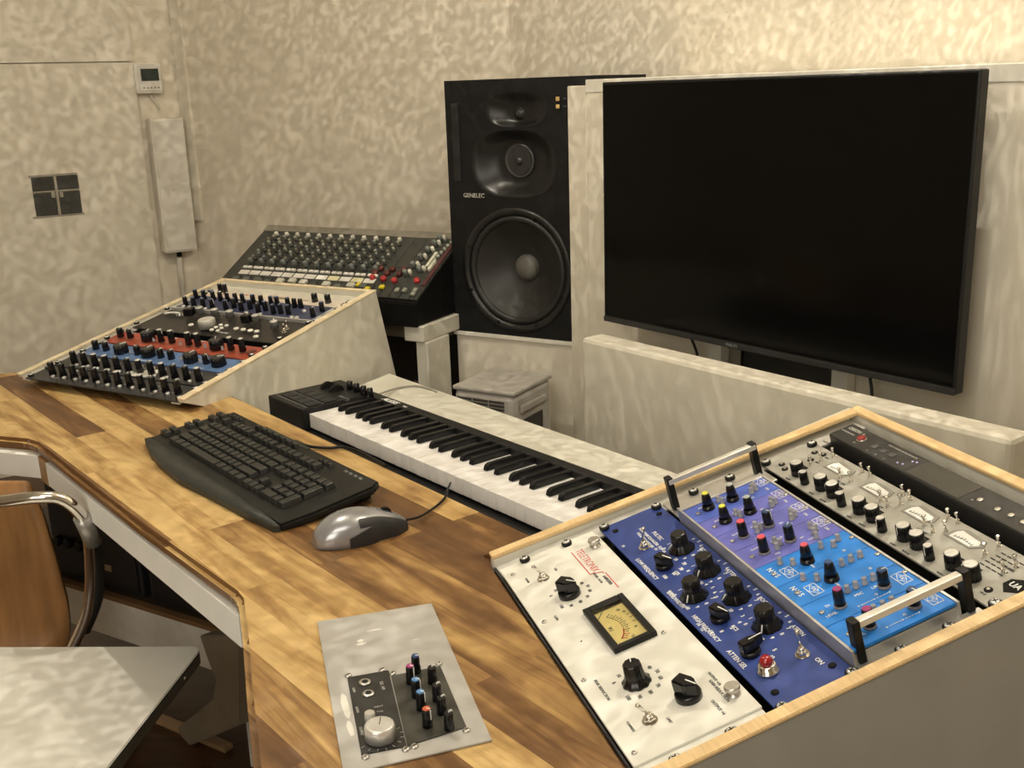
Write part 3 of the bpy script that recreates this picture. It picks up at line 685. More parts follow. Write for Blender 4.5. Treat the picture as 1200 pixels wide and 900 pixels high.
for (x, y), r in zip(((124, 176), (194, 176), (230, 140), (268, 176), (337, 176)), (150, 200, 215, 165, 220)): add_knob(eq, KSK, x, y, r)
KPT = knob_pointer(.0112, .017, .0185)
for (x, y), r in zip(((146, 141), (292, 142), (368, 138)), (-70, -75, 5)): add_knob(eq, KPT, x, y, r)
g = G(CHROME, mat('jewel_red', (.30, .008, .012), .12, spec=.8)); g.lathe([(.0115, 0), (.0115, .003), (.0095, .004), (.0095, .009), (.0080, .010)], 24); g.lathe([(.0072, .010), (.0070, .014), (.0045, .018), (.001, .0185)], 12, mi=1)
ob('jewel_lamp', g.mesh(), eq, Tr(.406, .137, 0), 'red jewel lamp in a chrome ring')
for x, y, r in ((84, 141, -20), (405, 178, 70)): ob('toggle_switch', toggle(ln=.020, tilt=-14 if x < 100 else -8), eq, Tr(x / 1000, y / 1000, 0) @ Rz(r))
tx = [('PULTEC', .0078, .071, .166, 0, .01), ('PROGRAM EQUALIZER  EQP-1A', .0058, .075, .156, 0, .01), ('PULSE TECHNIQUES', .0056, .068, .149, 0, .01), ('IN', .006, .100, .150, 0), ('BOOST', .0075, .152, .195, 0, .01), ('ATTEN', .0075, .219, .196, 0, .01), ('BOOST', .0075, .297, .196, 0, .01), ('ATTEN', .0075, .367, .196, 0, .01),
      ('LOW FREQUENCY', .0075, .135, .121, 0, .01), ('BANDWIDTH', .0070, .222, .1195, 0, .01), ('HIGH FREQUENCY', .0075, .297, .121, 0, .01), ('ATTEN SEL', .0078, .368, .121, 0, .01), ('ON', .0078, .425, .185, 0, .01), ('CPS', .0065, .171, .146, 0, .01), ('KCS', .0065, .318, .146, 0, .01), ('10', .006, .060, .120, 0), ('SHARP', .004, .205, .122, 0), ('BROAD', .004, .244, .122, 0)]
for cx, cy in ((124, 176), (194, 176), (230, 140), (268, 176), (337, 176)):
    for k in range(0, 11, 1):
        a = math.radians(225 - k * 27); tx.append((str(k), .0066, cx / 1000 + .0245 * math.cos(a), cy / 1000 + .0245 * math.sin(a), 0, .02))
for cx, cy, ls in ((146, 141, ('20', '30', '60', '100')), (292, 142, ('3', '4', '5', '8', '10', '12', '16')), (368, 138, ('5', '10', '20'))):
    for k, s_ in enumerate(ls):
        a = math.radians(60 - k * 28); tx.append((s_, .0066, cx / 1000 + .0240 * math.cos(a), cy / 1000 + .0250 * math.sin(a), 0, .02))
ob('lettering', join_text(tx, WHT), eq, Tr(0, 0, .0001))

# ---- purple and light blue module tray with handles
WT = .018
pm = rack_item(FR_, 'module_rack', 'rack tray of purple and sky blue preamp modules with two silver bar handles', 'preamp', 0, 0)
g = G(mat('tray_aluminium', (.62, .61, .58), .35, .7, nscale=40, namt=.06)); g.box(mm(-6, 209, -3), mm(57, 356, 0), bev=.0006); g.box(mm(452, 209, -3), mm(472, 356, 0), bev=.0006); g.box(mm(56, 209, -3), mm(453, 333, 0))
for (a_, b_, c_, d_) in ((56, 206, 456, 209), (56, 330.5, 456, 333.5)): g.box(mm(a_, b_, -4), mm(c_, d_, WT * 1000 + 1.5), bev=.0005)
g.box(mm(56, 209, -2), mm(66, 333.5, WT * 1000 + .6), bev=.0005)
g.box(mm(449, 209, -2), mm(453, 333.5, WT * 1000 - 6), bev=.0005); ob('tray', g.mesh(), pm)
g = G(BLKM); g.box(mm(14, 217, -45), mm(452, 330, -3.05)); ob('chassis', g.mesh(), pm)
PUR = mat('module_purple', (.13, .14, .50), .42, nscale=20, namt=.04); PUR2 = mat('module_blue_violet', (.075, .13, .52), .42, nscale=20, namt=.04); SKY = mat('module_sky', (.010, .20, .66), .42, nscale=20, namt=.04)
edges = [67, 113, 160, 207, 257, 307, 356, 404, 454]
LEDM = mat('clear_button', (.62, .62, .66), .2, trans=.55, spec=.5)
def led_mesh():
    g = G(LEDM); g.lathe([(.0038, 0), (.0038, .0015), (.0030, .0018), (.0030, .0075), (.0024, .0085)], 12); return g.mesh('push_button')
LED = led_mesh()
def logo_mesh(s):
    g = G(WHT); t = .0005
    q = [(-s, 0), (0, -s * .62), (s, 0), (0, s * .62)]
    q = [(-s, -s * .62), (s, -s * .62), (s, s * .62), (-s, s * .62)]
    for i in range(4):
        a, b = q[i], q[(i + 1) % 4]; g.tube([(a[0], a[1], 0), (b[0], b[1], 0)], t, 4)
    dq = [(-s * .85, 0), (0, -s * .52), (s * .85, 0), (0, s * .52)]
    for i in range(4):
        a, b = dq[i], dq[(i + 1) % 4]; g.tube([(a[0], a[1], 0), (b[0], b[1], 0)], t * .8, 4)
    g.tube([(-s * .3, -s * .2, 0), (-s * .3, s * .2, 0), (s * .0, s * .2, 0), (s * .0, 0, 0), (-s * .3, 0, 0)], t * .8, 4)
    g.tube([(s * .1, -s * .2, 0), (s * .1, s * .25, 0), (s * .4, s * .25, 0), (s * .4, 0, 0), (s * .1, 0, 0), (s * .4, -s * .25, 0)], t * .8, 4)
    return g.mesh('logo')
LG = logo_mesh(.0105)
YEL = mat('cap_yellow', (.85, .80, .08), .4); GRYC = mat('cap_grey', (.45, .48, .45), .4); PNK = mat('cap_coral', (.80, .10, .13), .4); NVY = mat('cap_navy', (.03, .07, .18), .3); PRP = mat('cap_plum', (.35, .04, .16), .4)
mods = [[('k', 88, 238, YEL, 1), ('k', 92, 272, GRYC, 1)], [('k', 135, 238, YEL, 1), ('k', 138, 272, GRYC, 1)], [('k', 184, 237, PNK, 0), ('k', 185, 272, NVY, 2)], [('k', 234, 237, PNK, 0), ('k', 233, 273, NVY, 2)],
        [('k', 286, 263, PNK, 1)], [('k', 335, 263, NVY, 1)], [('k', 383, 242, PRP, 0), ('k', 384, 296, NVY, 2)], [('k', 432, 244, PRP, 0), ('k', 433, 297, NVY, 2)]]
KM = {}
def mk_mod_knob(cap, kind):
    if (cap.name, kind) in KM: return KM[(cap.name, kind)]
    if kind == 1: me = knob_plain(.0072, .0225, cap, False, .66, skirt=.0086, skirth=.005)
    elif kind == 0: me = knob_plain(.0064, .0215, cap, False, .84, skirt=.0072, skirth=.002, ring=mat('clear_ring', (.35, .33, .36), .2, trans=.4))
    else: me = knob_plain(.0066, .021, cap, True, .86, skirt=.0072, skirth=.003, ring=MATS.get('clear_ring'))
    KM[(cap.name, kind)] = me; return me
leds = [[(86, 304), (92, 306), (96, 298), (82, 256), (90, 258), (86, 308)], [(136, 304), (142, 306), (146, 299), (130, 256), (138, 258)], [(180, 306), (188, 307), (192, 300), (176, 258), (184, 261), (188, 254)], [(226, 305), (234, 307), (240, 301), (224, 257), (232, 259), (238, 252), (250, 298)],
        [(268, 238), (280, 248), (272, 290), (280, 302), (272, 313)], [(314, 240), (325, 251), (319, 287), (319, 299), (319, 311)], [(366, 262), (366, 273), (366, 284), (366, 295)], [(414, 262), (414, 273), (414, 284)]]
logos = [(78, 322), (125, 322), (173, 322), (222, 322), (290, 236), (338, 238), (383, 318), (433, 318)]
PINM = G(BLKM); PINM.lathe([(.0012, 0), (.0012, .0005)], 8); PINM = PINM.mesh('hole')
for i in range(8):
    mcol = (PUR2 if i == 0 else PUR) if i < 4 else SKY
    g = G(mcol); g.box(mm(edges[i] + .4, 209.5, 14), mm(edges[i + 1] - .4, 330.2, 18), bev=.0006)
    mo = ob('module_panel', g.mesh(), pm, None, 'purple module panel' if i < 4 else 'sky blue module panel')
    for _, x, y, cap, kind in mods[i]: add_knob(mo, mk_mod_knob(cap, kind), x, y, random.uniform(-150, 150), WT)
    for x, y in leds[i]: ob('push_button', LED, mo, Tr(x / 1000, y / 1000, WT))
    ob('logo', LG, mo, Tr(logos[i][0] / 1000, logos[i][1] / 1000, WT + .0002))
    add_screws(mo, [((edges[i] + edges[i + 1]) / 2, 221), ((edges[i] + edges[i + 1]) / 2 - 4, 327)], SCS, WT)
    ex = edges[i] / 1000
    if i < 4: tx = [('GAIN', .0045, ex + .012, .232, 90), ('OUTPUT', .0045, ex + .012, .262, 90), ('48V', .004, ex + .030, .286, 90), ('PAD', .004, ex + .040, .292, 90), ('MIC', .004, ex + .040, .247, 90), ('ON', .005, ex + .034, .318, 0)]
    elif i < 6: tx = [('N·V·S', .0095, ex + .022, .222, 0, .01), ('10', .005, ex + .038, .305, 0), ('GAIN', .004, ex + .040, .262, 0)]
    else:
        tx = [('LEVEL', .0055, ex + .034, .227, 90), ('DI', .0055, ex + .018, .232, 90), ('MIC', .006, ex + .022, .268, 90), ('LINE', .006, ex + .022, .290, 90), ('O', .005, ex + .034, .281, 0)]
        tx += [('I' if k_ % 5 else 'o', .004 + .0006 * (k_ < 4), ex + .040, .256 + k_ * .0038, 0, .02) for k_ in range(11)]
    ob('lettering', join_text(tx, WHT), mo, Tr(0, 0, WT + .0001))
add_screws(pm, [(2, 255), (5, 311), (465, 255), (464, 312)])
HB = mat('handle_silver', (.82, .80, .74), .3, .55)
for x, xt, sl in ((22, 24, -1), (450, 450, 0)):
    g = G(HB); g.box(mm(xt - 5, 214, 39), mm(xt + 5, 349, 47), bev=.0015); h_ = ob('handle', g.mesh(), pm)
    for y in (217, 346):
        g = G(BLK); g.box(mm(x - 6.5, y - 4.5, 0), mm(x + 6.5, y + 4.5, 49), bev=.0015); ob('handle_post', g.mesh(), h_)

# ---- grey four channel preamp
gp = rack_item(FR_, 'microphone_preamp', 'grey four-channel rack preamp with white meters and silver capped knobs', 'preamp', 0, 0)
GPM = mat('preamp_grey', (.37, .36, .315), .45, nscale=120, namt=.05)
g = G(GPM); g.box(mm(-1, 363, -3), mm(476, 449, 0), bev=.0006); ob('faceplate', g.mesh(), gp)
g = G(BLKM); g.box(mm(18, 367, -45), mm(452, 444, -3.05)); ob('chassis', g.mesh(), gp)
add_screws(gp, [(6, 368), (8, 442), (462, 369), (462, 441)])
KL = knob_plain(.0088, .0185, SILV, True, .95, flutes=14); KS_ = knob_plain(.0056, .0180, SILV, True, .95, flutes=10)
for x, y in ((67, 383), (125, 383), (152, 383), (210, 383), (237, 383), (297, 383), (321, 383), (380, 384), (410, 384)): add_knob(gp, KL, x, y, random.uniform(60, 200))
for x, y in ((96, 375), (180, 376), (265, 375), (350, 376)): add_knob(gp, KS_, x, y, random.uniform(60, 200))
g = G(mat('meter_frame_grey', (.27, .26, .23), .4), mat('meter_face_white', (.80, .79, .74), .5, emit=.05), DARKP)
op = [(-25, -13), (16, -13), (25, -2), (20, 9), (-14, 12), (-25, 2)]; ip = [(-20, -11), (14, -11), (21, -3), (17, 3), (-16, 6), (-20, 0)]
g.prism([mm(*q_) for q_ in op], 0, .0010, 0, bev=.0004); g.prism([mm(q_[0] * .98, q_[1] * .98) for q_ in ip], .0008, .0016, 1)
for k in range(7):
    g.box(mm(-14 + k * 4.6, -7 - .6 * abs(k - 3) , 1.6), mm(-13.3 + k * 4.6, -3 - .6 * abs(k - 3), 1.9), 2)
g.tube([mm(-15, -8, 1.8), mm(0, -5.5, 1.8), mm(15, -8, 1.8)], .0003, 4, 2)
MW = g.mesh('meter')
for x, y in ((99, 430), (181, 430), (267, 430), (346, 431)): ob('meter', MW, gp, Tr(x / 1000, y / 1000, 0))
TS = toggle(CHROME, .0050, 12, .0024)
for x, y in ((57, 409), (57, 425), (60, 443), (117, 416), (136, 419), (127, 443), (143, 444), (205, 416), (222, 414), (230, 427), (213, 443), (229, 441), (288, 417), (307, 414), (315, 425), (296, 444), (311, 445), (379, 444), (381, 424), (421, 414), (421, 430)):
    ob('toggle_switch', TS, gp, Tr(x / 1000, y / 1000, 0) @ Rz(random.choice((70, -110))))
g = G(STEEL, VOID); g.lathe([(.0046, 0), (.0046, .0012), (.0036, .0018)], 16, mi=1); g.lathe([(.0020, .0018), (.0018, .0022)], 10, mi=0); JK = g.mesh('jack')
for x, y in ((40, 378), (25, 382), (45, 416), (30, 432), (45, 436), (436, 382)): ob('jack_socket', JK, gp, Tr(x / 1000, y / 1000, 0))
g = G(BLKM); 
for x in (54, 112, 138, 197, 224, 284, 309, 368, 396): g.box(mm(x - 8, 396, 0), mm(x + 8, 401.5, .4))
ob('label_strip', g.mesh(), gp, None, 'black name strips above the knobs')
g = G(VOID)
for r in range(5):
    for c_ in range(4): g.box(mm(391 + c_ * 9, 408 + r * 7, 0), mm(398 + c_ * 9, 409.6 + r * 7, .3))
ob('vent_slots', g.mesh(), gp)
g = G(BLKM, WHT); g.prism([mm(436, 400), mm(448, 390), mm(461, 400), mm(461, 411), mm(448, 420), mm(436, 411)], 0, .0004); ob('logo', g.mesh(), gp, None, 'black diamond logo')
ob('lettering', join_text([('UA', .011, .4485, .405, 0, .02)], WHT), gp, Tr(0, 0, .0005))
tx = [(s_, .0042, x / 1000, y / 1000, 0) for x, y, s_ in ((67, 366, 'GAIN'), (125, 366, 'LEVEL'), (152, 366, 'BLEND'), (210, 366, 'GAIN'), (237, 366, 'BLEND'), (297, 366, 'GAIN'), (321, 366, 'BLEND'), (380, 366, 'GAIN'), (408, 366, 'BLEND'), (57, 418, '48V'), (57, 434, 'PAD'), (130, 408, 'MIC  LINE'), (213, 406, 'MIC  LINE'), (297, 406, 'MIC  LINE'), (437, 374, 'HI-Z'), (421, 421, 'POWER'))]
ob('lettering', join_text(tx, DARKP), gp, Tr(0, 0, .0001))

# ---- dark audio interface
ai = rack_item(FR_, 'audio_interface', 'slim charcoal audio interface with a dark display at the back of the right rack', 'audio interface', 0, 0)
AIM = mat('interface_charcoal', (.030, .029, .028), .42, nscale=200, namt=.1)
g = G(mat('ear_steel', (.55, .53, .48), .4, .5)); g.box(mm(3, 462, -3), mm(18, 504, 0), bev=.0006); ob('mounting_ear', g.mesh(), ai); g = G(MATS['ear_steel']); g.box(mm(461, 462, -3), mm(476, 504, 0), bev=.0006); ob('mounting_ear', g.mesh(), ai)
g = G(AIM); g.box(mm(17, 465, -40), mm(462, 506, 13), bev=.003); ob('body', g.mesh(), ai)
add_screws(ai, [(13, 500), (460, 500)], w=.0)
g = G(mat('display_smoked', (.028, .027, .024), .14, spec=.6)); g.box(mm(188, 467, 13), mm(286, 503, 13.5)); ob('display', g.mesh(), ai)
g = G(mat('power_red', (.28, .03, .025), .35), STEEL); g.lathe([(.0070, 0), (.0070, .001), (.0058, .0012), (.0058, .0035), (.0050, .0042)], 20, mis=[1, 1, 0, 0]); ob('power_button', g.mesh(), ai, Tr(.070, .484, .013), 'red power button')
for x in (102, 121, 139):
    g = G(mat('button_dark', (.075, .072, .07), .5)); g.box(mm(x - 5, 478, 13), mm(x + 5, 487, 14), bev=.0005); ob('push_button', g.mesh(), ai)
for x, y in ((306, 482), (336, 481), (356, 482), (376, 481), (396, 482)):
    g = G(STEEL); g.lathe([(.0040, 0), (.0040, .0010), (.0026, .0012)], 16, at=(x / 1000, y / 1000, .013)); ob('level_control', g.mesh(), ai)
tx = [('ORION', .0085, .040, .494, 0, .02), ('32', .005, .060, .494, 0), ('ANTELOPE AUDIO', .0036, .038, .484, 0), ('IN', .004, .070, .472, 0), ('A', .004, .102, .470, 0), ('B', .004, .121, .470, 0), ('C', .004, .139, .470, 0), ('MULTI CHANNEL AD / DA CONVERTER', .0034, .142, .497, 0), ('v', .006, .300, .476, 0, .02)]
ob('lettering', join_text(tx, mat('soft_print', (.5, .48, .44), .6)), ai, Tr(0, 0, .0131))
g = G(mat('led_violet', (.55, .45, .75), .4, emit=.4)); [g.box(mm(x, y, 13), mm(x + 2, y + 2, 13.8)) for x, y in ((168, 476), (172, 488), (160, 474), (178, 490))]; ob('indicator', g.mesh(), ai)
# ================================================================== LEFT RACK
yl = math.radians(-30.0127); tl_ = .1603
uL = Vector((math.cos(yl), math.sin(yl), 0)); nL = Vector((-math.sin(yl), math.cos(yl), 0)); VL = nL * math.cos(tl_) + UP * math.sin(tl_); WL = uL.cross(VL)
OL = Vector((-1.1041, 2.4013, -.6033)) - WL * .004
FL = frame(OL, uL, VL, WL)
def dropL(v, w, dz): return (v - dz * math.sin(tl_), w - dz * math.cos(tl_))
rl = thing('rack_cabinet', 'pale sloping rack cabinet crowded with small knobs on the left of the desk', 'rack', FL)
g = G(RACKSIDE)
side_prism(g, .480, .497, [(-.018, .005), (.671, .005), (.698, -.262), (.69, -.40), (.08, -.40), (.08, -.060), (-.018, .001)])
ob('side_panel', g.mesh(), rl)
g = G(RACKSIDE); side_prism(g, -.037, -.024, [(-.016, .005), (.668, .005), (.695, -.262), (.69, -.40), (.08, -.40), (.08, -.060), (-.016, .001)]); ob('side_panel', g.mesh(), rl)
for a_, b_ in ((.4795, .4985), (-.0385, -.0225)):
    g = G(BIRCHL); g.box((a_, -.018, .005), (b_, .672, .0095), bev=.001); ob('edge_strip', g.mesh(), rl)
g = G(BIRCHL); g.box((-.0225, .660, .0045), (.4795, .672, .0092), bev=.001); ob('edge_strip', g.mesh(), rl)
g = G(RACKSIDE); g.box((-.024, .660, -.30), (.480, .671, .0045), bev=.001); g.box((-.024, .603, -.012), (.480, .660, -.009), bev=.001); ob('back_panel', g.mesh(), rl)
g = G(MATS['rail_aluminium']); g.box((-.024, -.016, -.0062), (.002, .603, -.0032)); ob('mounting_rail', g.mesh(), rl)
g = G(MATS['rail_aluminium']); g.box((.456, -.016, -.0062), (.480, .603, -.0032)); ob('mounting_rail', g.mesh(), rl)
g = G(VOID); g.box((-.024, .02, -.075), (.480, .602, -.070)); ob('floor_board', g.mesh(), rl)

def unit(name, label, cat, y0, y1, m_, h=0., x0=-14, x1=478, group=None):
    t = thing(name, label, cat, FL, group)
    g = G(m_); g.box(mm(x0, y0, -3), mm(x1, y1, h), bev=.0006); ob('faceplate', g.mesh(), t)
    g = G(BLKM); g.box(mm(14, y0 + (45 if y0 < 0 else 5), -42), mm(452, y1 - 4, -3.05)); ob('chassis', g.mesh(), t)
    for x in (-8, 469):
        for y in (y0 + 12, y1 - 12): ob('screw', SCB, t, FLs(x, y, h) @ Rz(random.uniform(0, 90)))
    return t
FLs = lambda x, y, z=0.: Tr(x / 1000, y / 1000, z)
KA = knob_plain(.0086, .030, None, True, .82); KA1 = knob_plain(.0086, .030, SILV, True, .78)
KB1 = knob_plain(.0068, .022, NVY, True, .85); KBIG = knob_plain(.0165, .022, None, True, .95, flutes=14); KMED = knob_plain(.0085, .022, None, True, .9)
g = G(SILV); g.lathe([(.0048, 0), (.0048, .005), (.0040, .006)], 12); BS_ = g.mesh('push_button')
FB1 = mat('strip_black', (.030, .030, .032), .4, nscale=80, namt=.3); FB2 = mat('strip_blue', (.10, .18, .36), .42, nscale=40, namt=.08); FRD = mat('strip_red', (.36, .070, .038), .42, nscale=40, namt=.08)
GRIT = mat('printed_grey', (.34, .33, .30), .6)
# two black strips
for yy0, yy1, yk, lbl in ((-15, 57, 20, 'black rack strip of dark knobs nearest the desk in the left rack'), (62, 131, 86, 'black rack strip of dark knobs between the blue strip and the front strip')):
    t = unit('channel_strip', lbl, 'audio unit', yy0, yy1, FB1)
    for i in range(12):
        x = 40 + i * 36.6 + (0 if yk < 50 else -3)
        ob('knob', random.choice((KA, KA, KA1)), t, FLs(x, yk) @ Rz(random.uniform(-60, 60)))
        g_ = random.random()
    for i in range(11):
        ob('push_button', BS_, t, FLs(56 + i * 36.6, yk + 19 + random.uniform(-3, 3))); ob('push_button', BS_, t, FLs(60 + i * 36.6, yk - 14 + random.uniform(-3, 3)))
    g = G(GRIT)
    for i in range(26): 
        x = random.uniform(30, 445); y = random.uniform(yy0 + 12, yy1 - 8); g.box(mm(x, y, 0), mm(x + random.uniform(4, 12), y + random.uniform(1, 2.2), .3))
    ob('print', g.mesh(), t)
g = G(mat('worn_label', (.62, .60, .52), .6, nscale=60, namt=.3)); 
g.prism([mm(236, 66), mm(256, 64), mm(292, 66), mm(305, 92), mm(290, 108), mm(262, 100), mm(246, 84)], 0, .0006); ob('label_patch', g.mesh(), t)
# blue strip
t = unit('blue_compressor', 'steel blue rack unit with small and large black knobs in the left rack', 'audio unit', 136, 207, FB2)
for x in (14, 50, 159, 236, 270, 381): ob('knob', KMED, t, FLs(x, 170) @ Rz(random.uniform(-90, 90)))
for x in (106, 198, 335, 421): ob('knob', KBIG, t, FLs(x, 168) @ Rz(random.uniform(-90, 90)))
for x in (82, 132, 298, 308, 358): ob('push_button', LED, t, FLs(x, 172))
ob('lettering', join_text([('LEVEL  ATTACK  RELEASE', .006, .19, .195, 0), ('IN  OUT', .006, .35, .195, 0), ('LINE', .006, .05, .195, 0), ('GAIN REDUCTION', .005, .20, .143, 0), ('METER', .005, .39, .143, 0)], WHT), t, Tr(0, 0, .0001))
# red strip
t = unit('red_compressor', 'rust red rack unit with black knobs in the left rack', 'audio unit', 213, 283, FRD, .004)
for x in (18, 53, 160, 196, 252, 282, 387, 423): ob('knob', KMED if x in (18, 53) else KA1, t, FLs(x, 246, .004) @ Rz(random.uniform(-90, 90)))
for x in (116, 342): ob('knob', KBIG, t, FLs(x, 246, .004) @ Rz(random.uniform(-90, 90)))
for x in (140, 230, 310, 365): ob('push_button', LED, t, FLs(x, 240, .004))
ob('lettering', join_text([('INPUT', .006, .035, .27, 0), ('RATIO', .006, .18, .27, 0), ('OUTPUT', .006, .27, .27, 0), ('RELEASE', .006, .40, .27, 0)], WHT), t, Tr(0, 0, .0041))
g = G(mat('red_badge', (.16, .04, .03), .5)); g.box(mm(436, 238, 4), mm(452, 262, 4.6)); ob('badge', g.mesh(), t)
# large black unit
FBK = mat('master_black', (.022, .020, .018), .38, nscale=50, namt=.15)
t = unit('channel_processor', 'double height black rack unit with a silver main knob and white buttons', 'audio unit', 311, 441, FBK, .006)
H = .006
g = G(SILV, BLKM, mat('knob_grey_body', (.40, .39, .35), .4)); g.lathe([(.022, 0), (.0215, .018), (.020, .020)], 32, mi=2); g.lathe([(.0195, .0201), (.0195, .0205), (.018, .0208)], 32); ob('knob', g.mesh(), t, FLs(213, 350, H), 'large silver knob')
g = G(mat('clear_body', (.20, .20, .19), .15, trans=.4), SILV); g.lathe([(.0105, 0), (.010, .015), (.0098, .016)], 20); g.lathe([(.0095, .0161), (.0095, .0175), (.008, .018)], 20, mi=1); KC_ = g.mesh('knob')
for x, y in ((116, 424), (171, 421), (224, 420), (319, 410), (400, 385)): ob('knob', KC_, t, FLs(x, y, H))
g = G(KNOB, WHT); g.box(mm(-12, -12, 0), mm(12, 12, 20), bev=.002); g.box(mm(-.6, 0, 20), mm(.6, 11, 20.4), 1); KQ = g.mesh('knob')
for x, y, r in ((96, 408, 20), (298, 402, 10)): ob('knob', KQ, t, FLs(x, y, H) @ Rz(r))
g = G(mat('button_white', (.80, .78, .70), .4)); g.lathe([(.0068, 0), (.0068, .003), (.0058, .004)], 16); BW = g.mesh('push_button')
for x, y in ((159, 347), (180, 366), (245, 331), (266, 330), (243, 348), (262, 347), (244, 364), (263, 364), (305, 353), (329, 352), (352, 351), (374, 350), (397, 321)): ob('push_button', BW, t, FLs(x, y, H) @ Matrix.Diagonal((.8, .8, 1, 1)) if x not in (159, 180, 305, 329, 352, 374, 397) else FLs(x, y, H))
for x, y in ((394, 392), (438, 385), (446, 366)): ob('toggle_switch', toggle(ln=.012, tilt=-10, r=.005), t, FLs(x, y, H))
g = G(STEEL, WHT, VOID)
for k, R_ in enumerate((.030, .024, .018)):
    pts_ = [(R_ * 1.3 * math.cos(math.radians(a)), R_ * math.sin(math.radians(a)), .001) for a in range(20, 170, 15)]
    g.tube(pts_, .0016 if k != 1 else .0026, 6, 0 if k != 1 else 1)
ob('meter_arc', g.mesh(), t, FLs(40, 388, H))
ob('lettering', join_text([('MASTER', .008, .29, .325, -3)], WHT), t, Tr(0, 0, H + .0001))
# navy unit, three rows
FNV = mat('strip_navy', (.045, .055, .11), .42, nscale=60, namt=.12)
t = unit('mixing_preamp', 'navy rack unit in a silver frame with three rows of tiny knobs', 'audio unit', 445, 553, FNV)
g = G(SILV); g.box(mm(-10, 442, -3), mm(466, 447, 8)); g.box(mm(452, 445, 0), mm(474, 553, 2)); ob('frame', g.mesh(), t)
KT = knob_plain(.0070, .024, NVY, True, .85); KT2 = knob_plain(.0070, .024, None, True, .85)
for x in (8, 38, 72, 104, 152, 206, 263, 314): ob('knob', random.choice((KT, KT2)), t, FLs(x, 480) @ Rz(random.uniform(-90, 90)))
for x in (166, 222, 274, 333, 358, 437): ob('knob', random.choice((KT, KT2)), t, FLs(x, 478 + (18 if x < 300 else 8)) @ Rz(random.uniform(-90, 90)))
for x in (-6, 24, 58, 84, 110, 138, 164, 200, 228, 262, 282, 318, 340, 360): ob('knob', random.choice((KT, KT2)), t, FLs(x, 533) @ Rz(random.uniform(-90, 90)))
ob('knob', KT, t, FLs(436, 524))
g = G(SILV); g.lathe([(.0055, 0), (.0055, .006), (.0045, .007)], 12); BS = g.mesh('push_button')
for x, y in ((16, 463), (37, 462), (55, 462), (77, 461), (96, 461), (180, 462), (240, 460), (287, 460), (392, 506), (390, 460), (406, 460)): ob('push_button', BS, t, FLs(x, y))
# cream unit
t = unit('cream_equalizer', 'cream rack unit with red print at the top of the left rack', 'audio unit', 556, 601, mat('cream_face', (.70, .62, .52), .5, nscale=20, namt=.04))
for x in (367, 410): ob('knob', KMED, t, FLs(x, 581))
ob('lettering', join_text([('STEREO  BUS', .010, .13, .584, 0, .02), ('SUM', .012, .06, .578, 0, .02)], mat('rose_print', (.62, .20, .18), .5)), t, Tr(0, 0, .0001))
g = G(mat('brown_label', (.28, .20, .13), .5)); g.box(mm(215, 577, 0), mm(265, 590, .6)); g.box(mm(288, 583, 0), mm(296, 587, .6)); g.box(mm(318, 580, 0), mm(342, 584, .6)); ob('label_strip', g.mesh(), t)
for x in (30, 48): ob('knob', KT2, t, FLs(x, 590))

# ================================================================== MIXING CONSOLE
uM, nM = uvn(-30); tm = math.radians(29.95); VM = nM * math.cos(tm) + UP * math.sin(tm); WM = uM.cross(VM)
OM = Vector((-.234, 2.86, -.548)); FM = frame(OM, uM, VM, WM)
mx = thing('mixing_console', 'old grey mixing console with rows of grey knobs behind the left rack', 'mixing console', FM)
MXW = -.758
def dM(v, w, dz): return (v - dz * math.sin(tm), w - dz * math.cos(tm))
g = G(mat('console_black', (.006, .006, .006), .5, spec=.2)); side_prism(g, MXW - .012, -.020, [(-.012, -.006), (.292, -.006), dM(.292, -.006, .21), dM(-.012, -.006, .066)], bev=.003); ob('body', g.mesh(), mx)
MXP = mat('console_face', (.040, .042, .037), .5, nscale=60, namt=.1)
g = G(MXP); g.box((MXW, 0, -.006), (-.021, .262, 0), bev=.001); ob('faceplate', g.mesh(), mx)
g = G(mat('console_back_strip', (.22, .20, .16), .5)); g.box((MXW, .2625, -.006), (-.019, .292, .004), bev=.002); ob('meter_ledge', g.mesh(), mx)
KGc = [mat('knob_grey_%s' % n_, c_, .45) for n_, c_ in (('warm', (.21, .195, .155)), ('cool', (.165, .18, .165)), ('light', (.30, .31, .255)))]
def kcap(m_, r=.0062, h=.018):
    g = G(mat('knob_dark_base', (.07, .07, .06), .5), m_); g.lathe([(r, 0), (r * .95, h * .5)], 12); g.lathe([(r * .9, h * .5), (r * .72, h * .95), (r * .5, h)], 12, mi=1); return g.mesh('knob')
KG = [kcap(c_) for c_ in KGc]
g = G(KGc[1]); g.lathe([(.0075, 0), (.007, .020), (.0055, .022)], 12); KGL = g.mesh('knob')
g = G(mat('aux_cap_white', (.62, .61, .52), .4)); g.lathe([(.0070, 0), (.0064, .012), (.005, .013)], 12); KGT = g.mesh('gain_knob')
pitch = (.722 - .205) / 12
chs = [MXW + .045 + i * .0432 for i in range(12)]
rest = G(*KGc); 
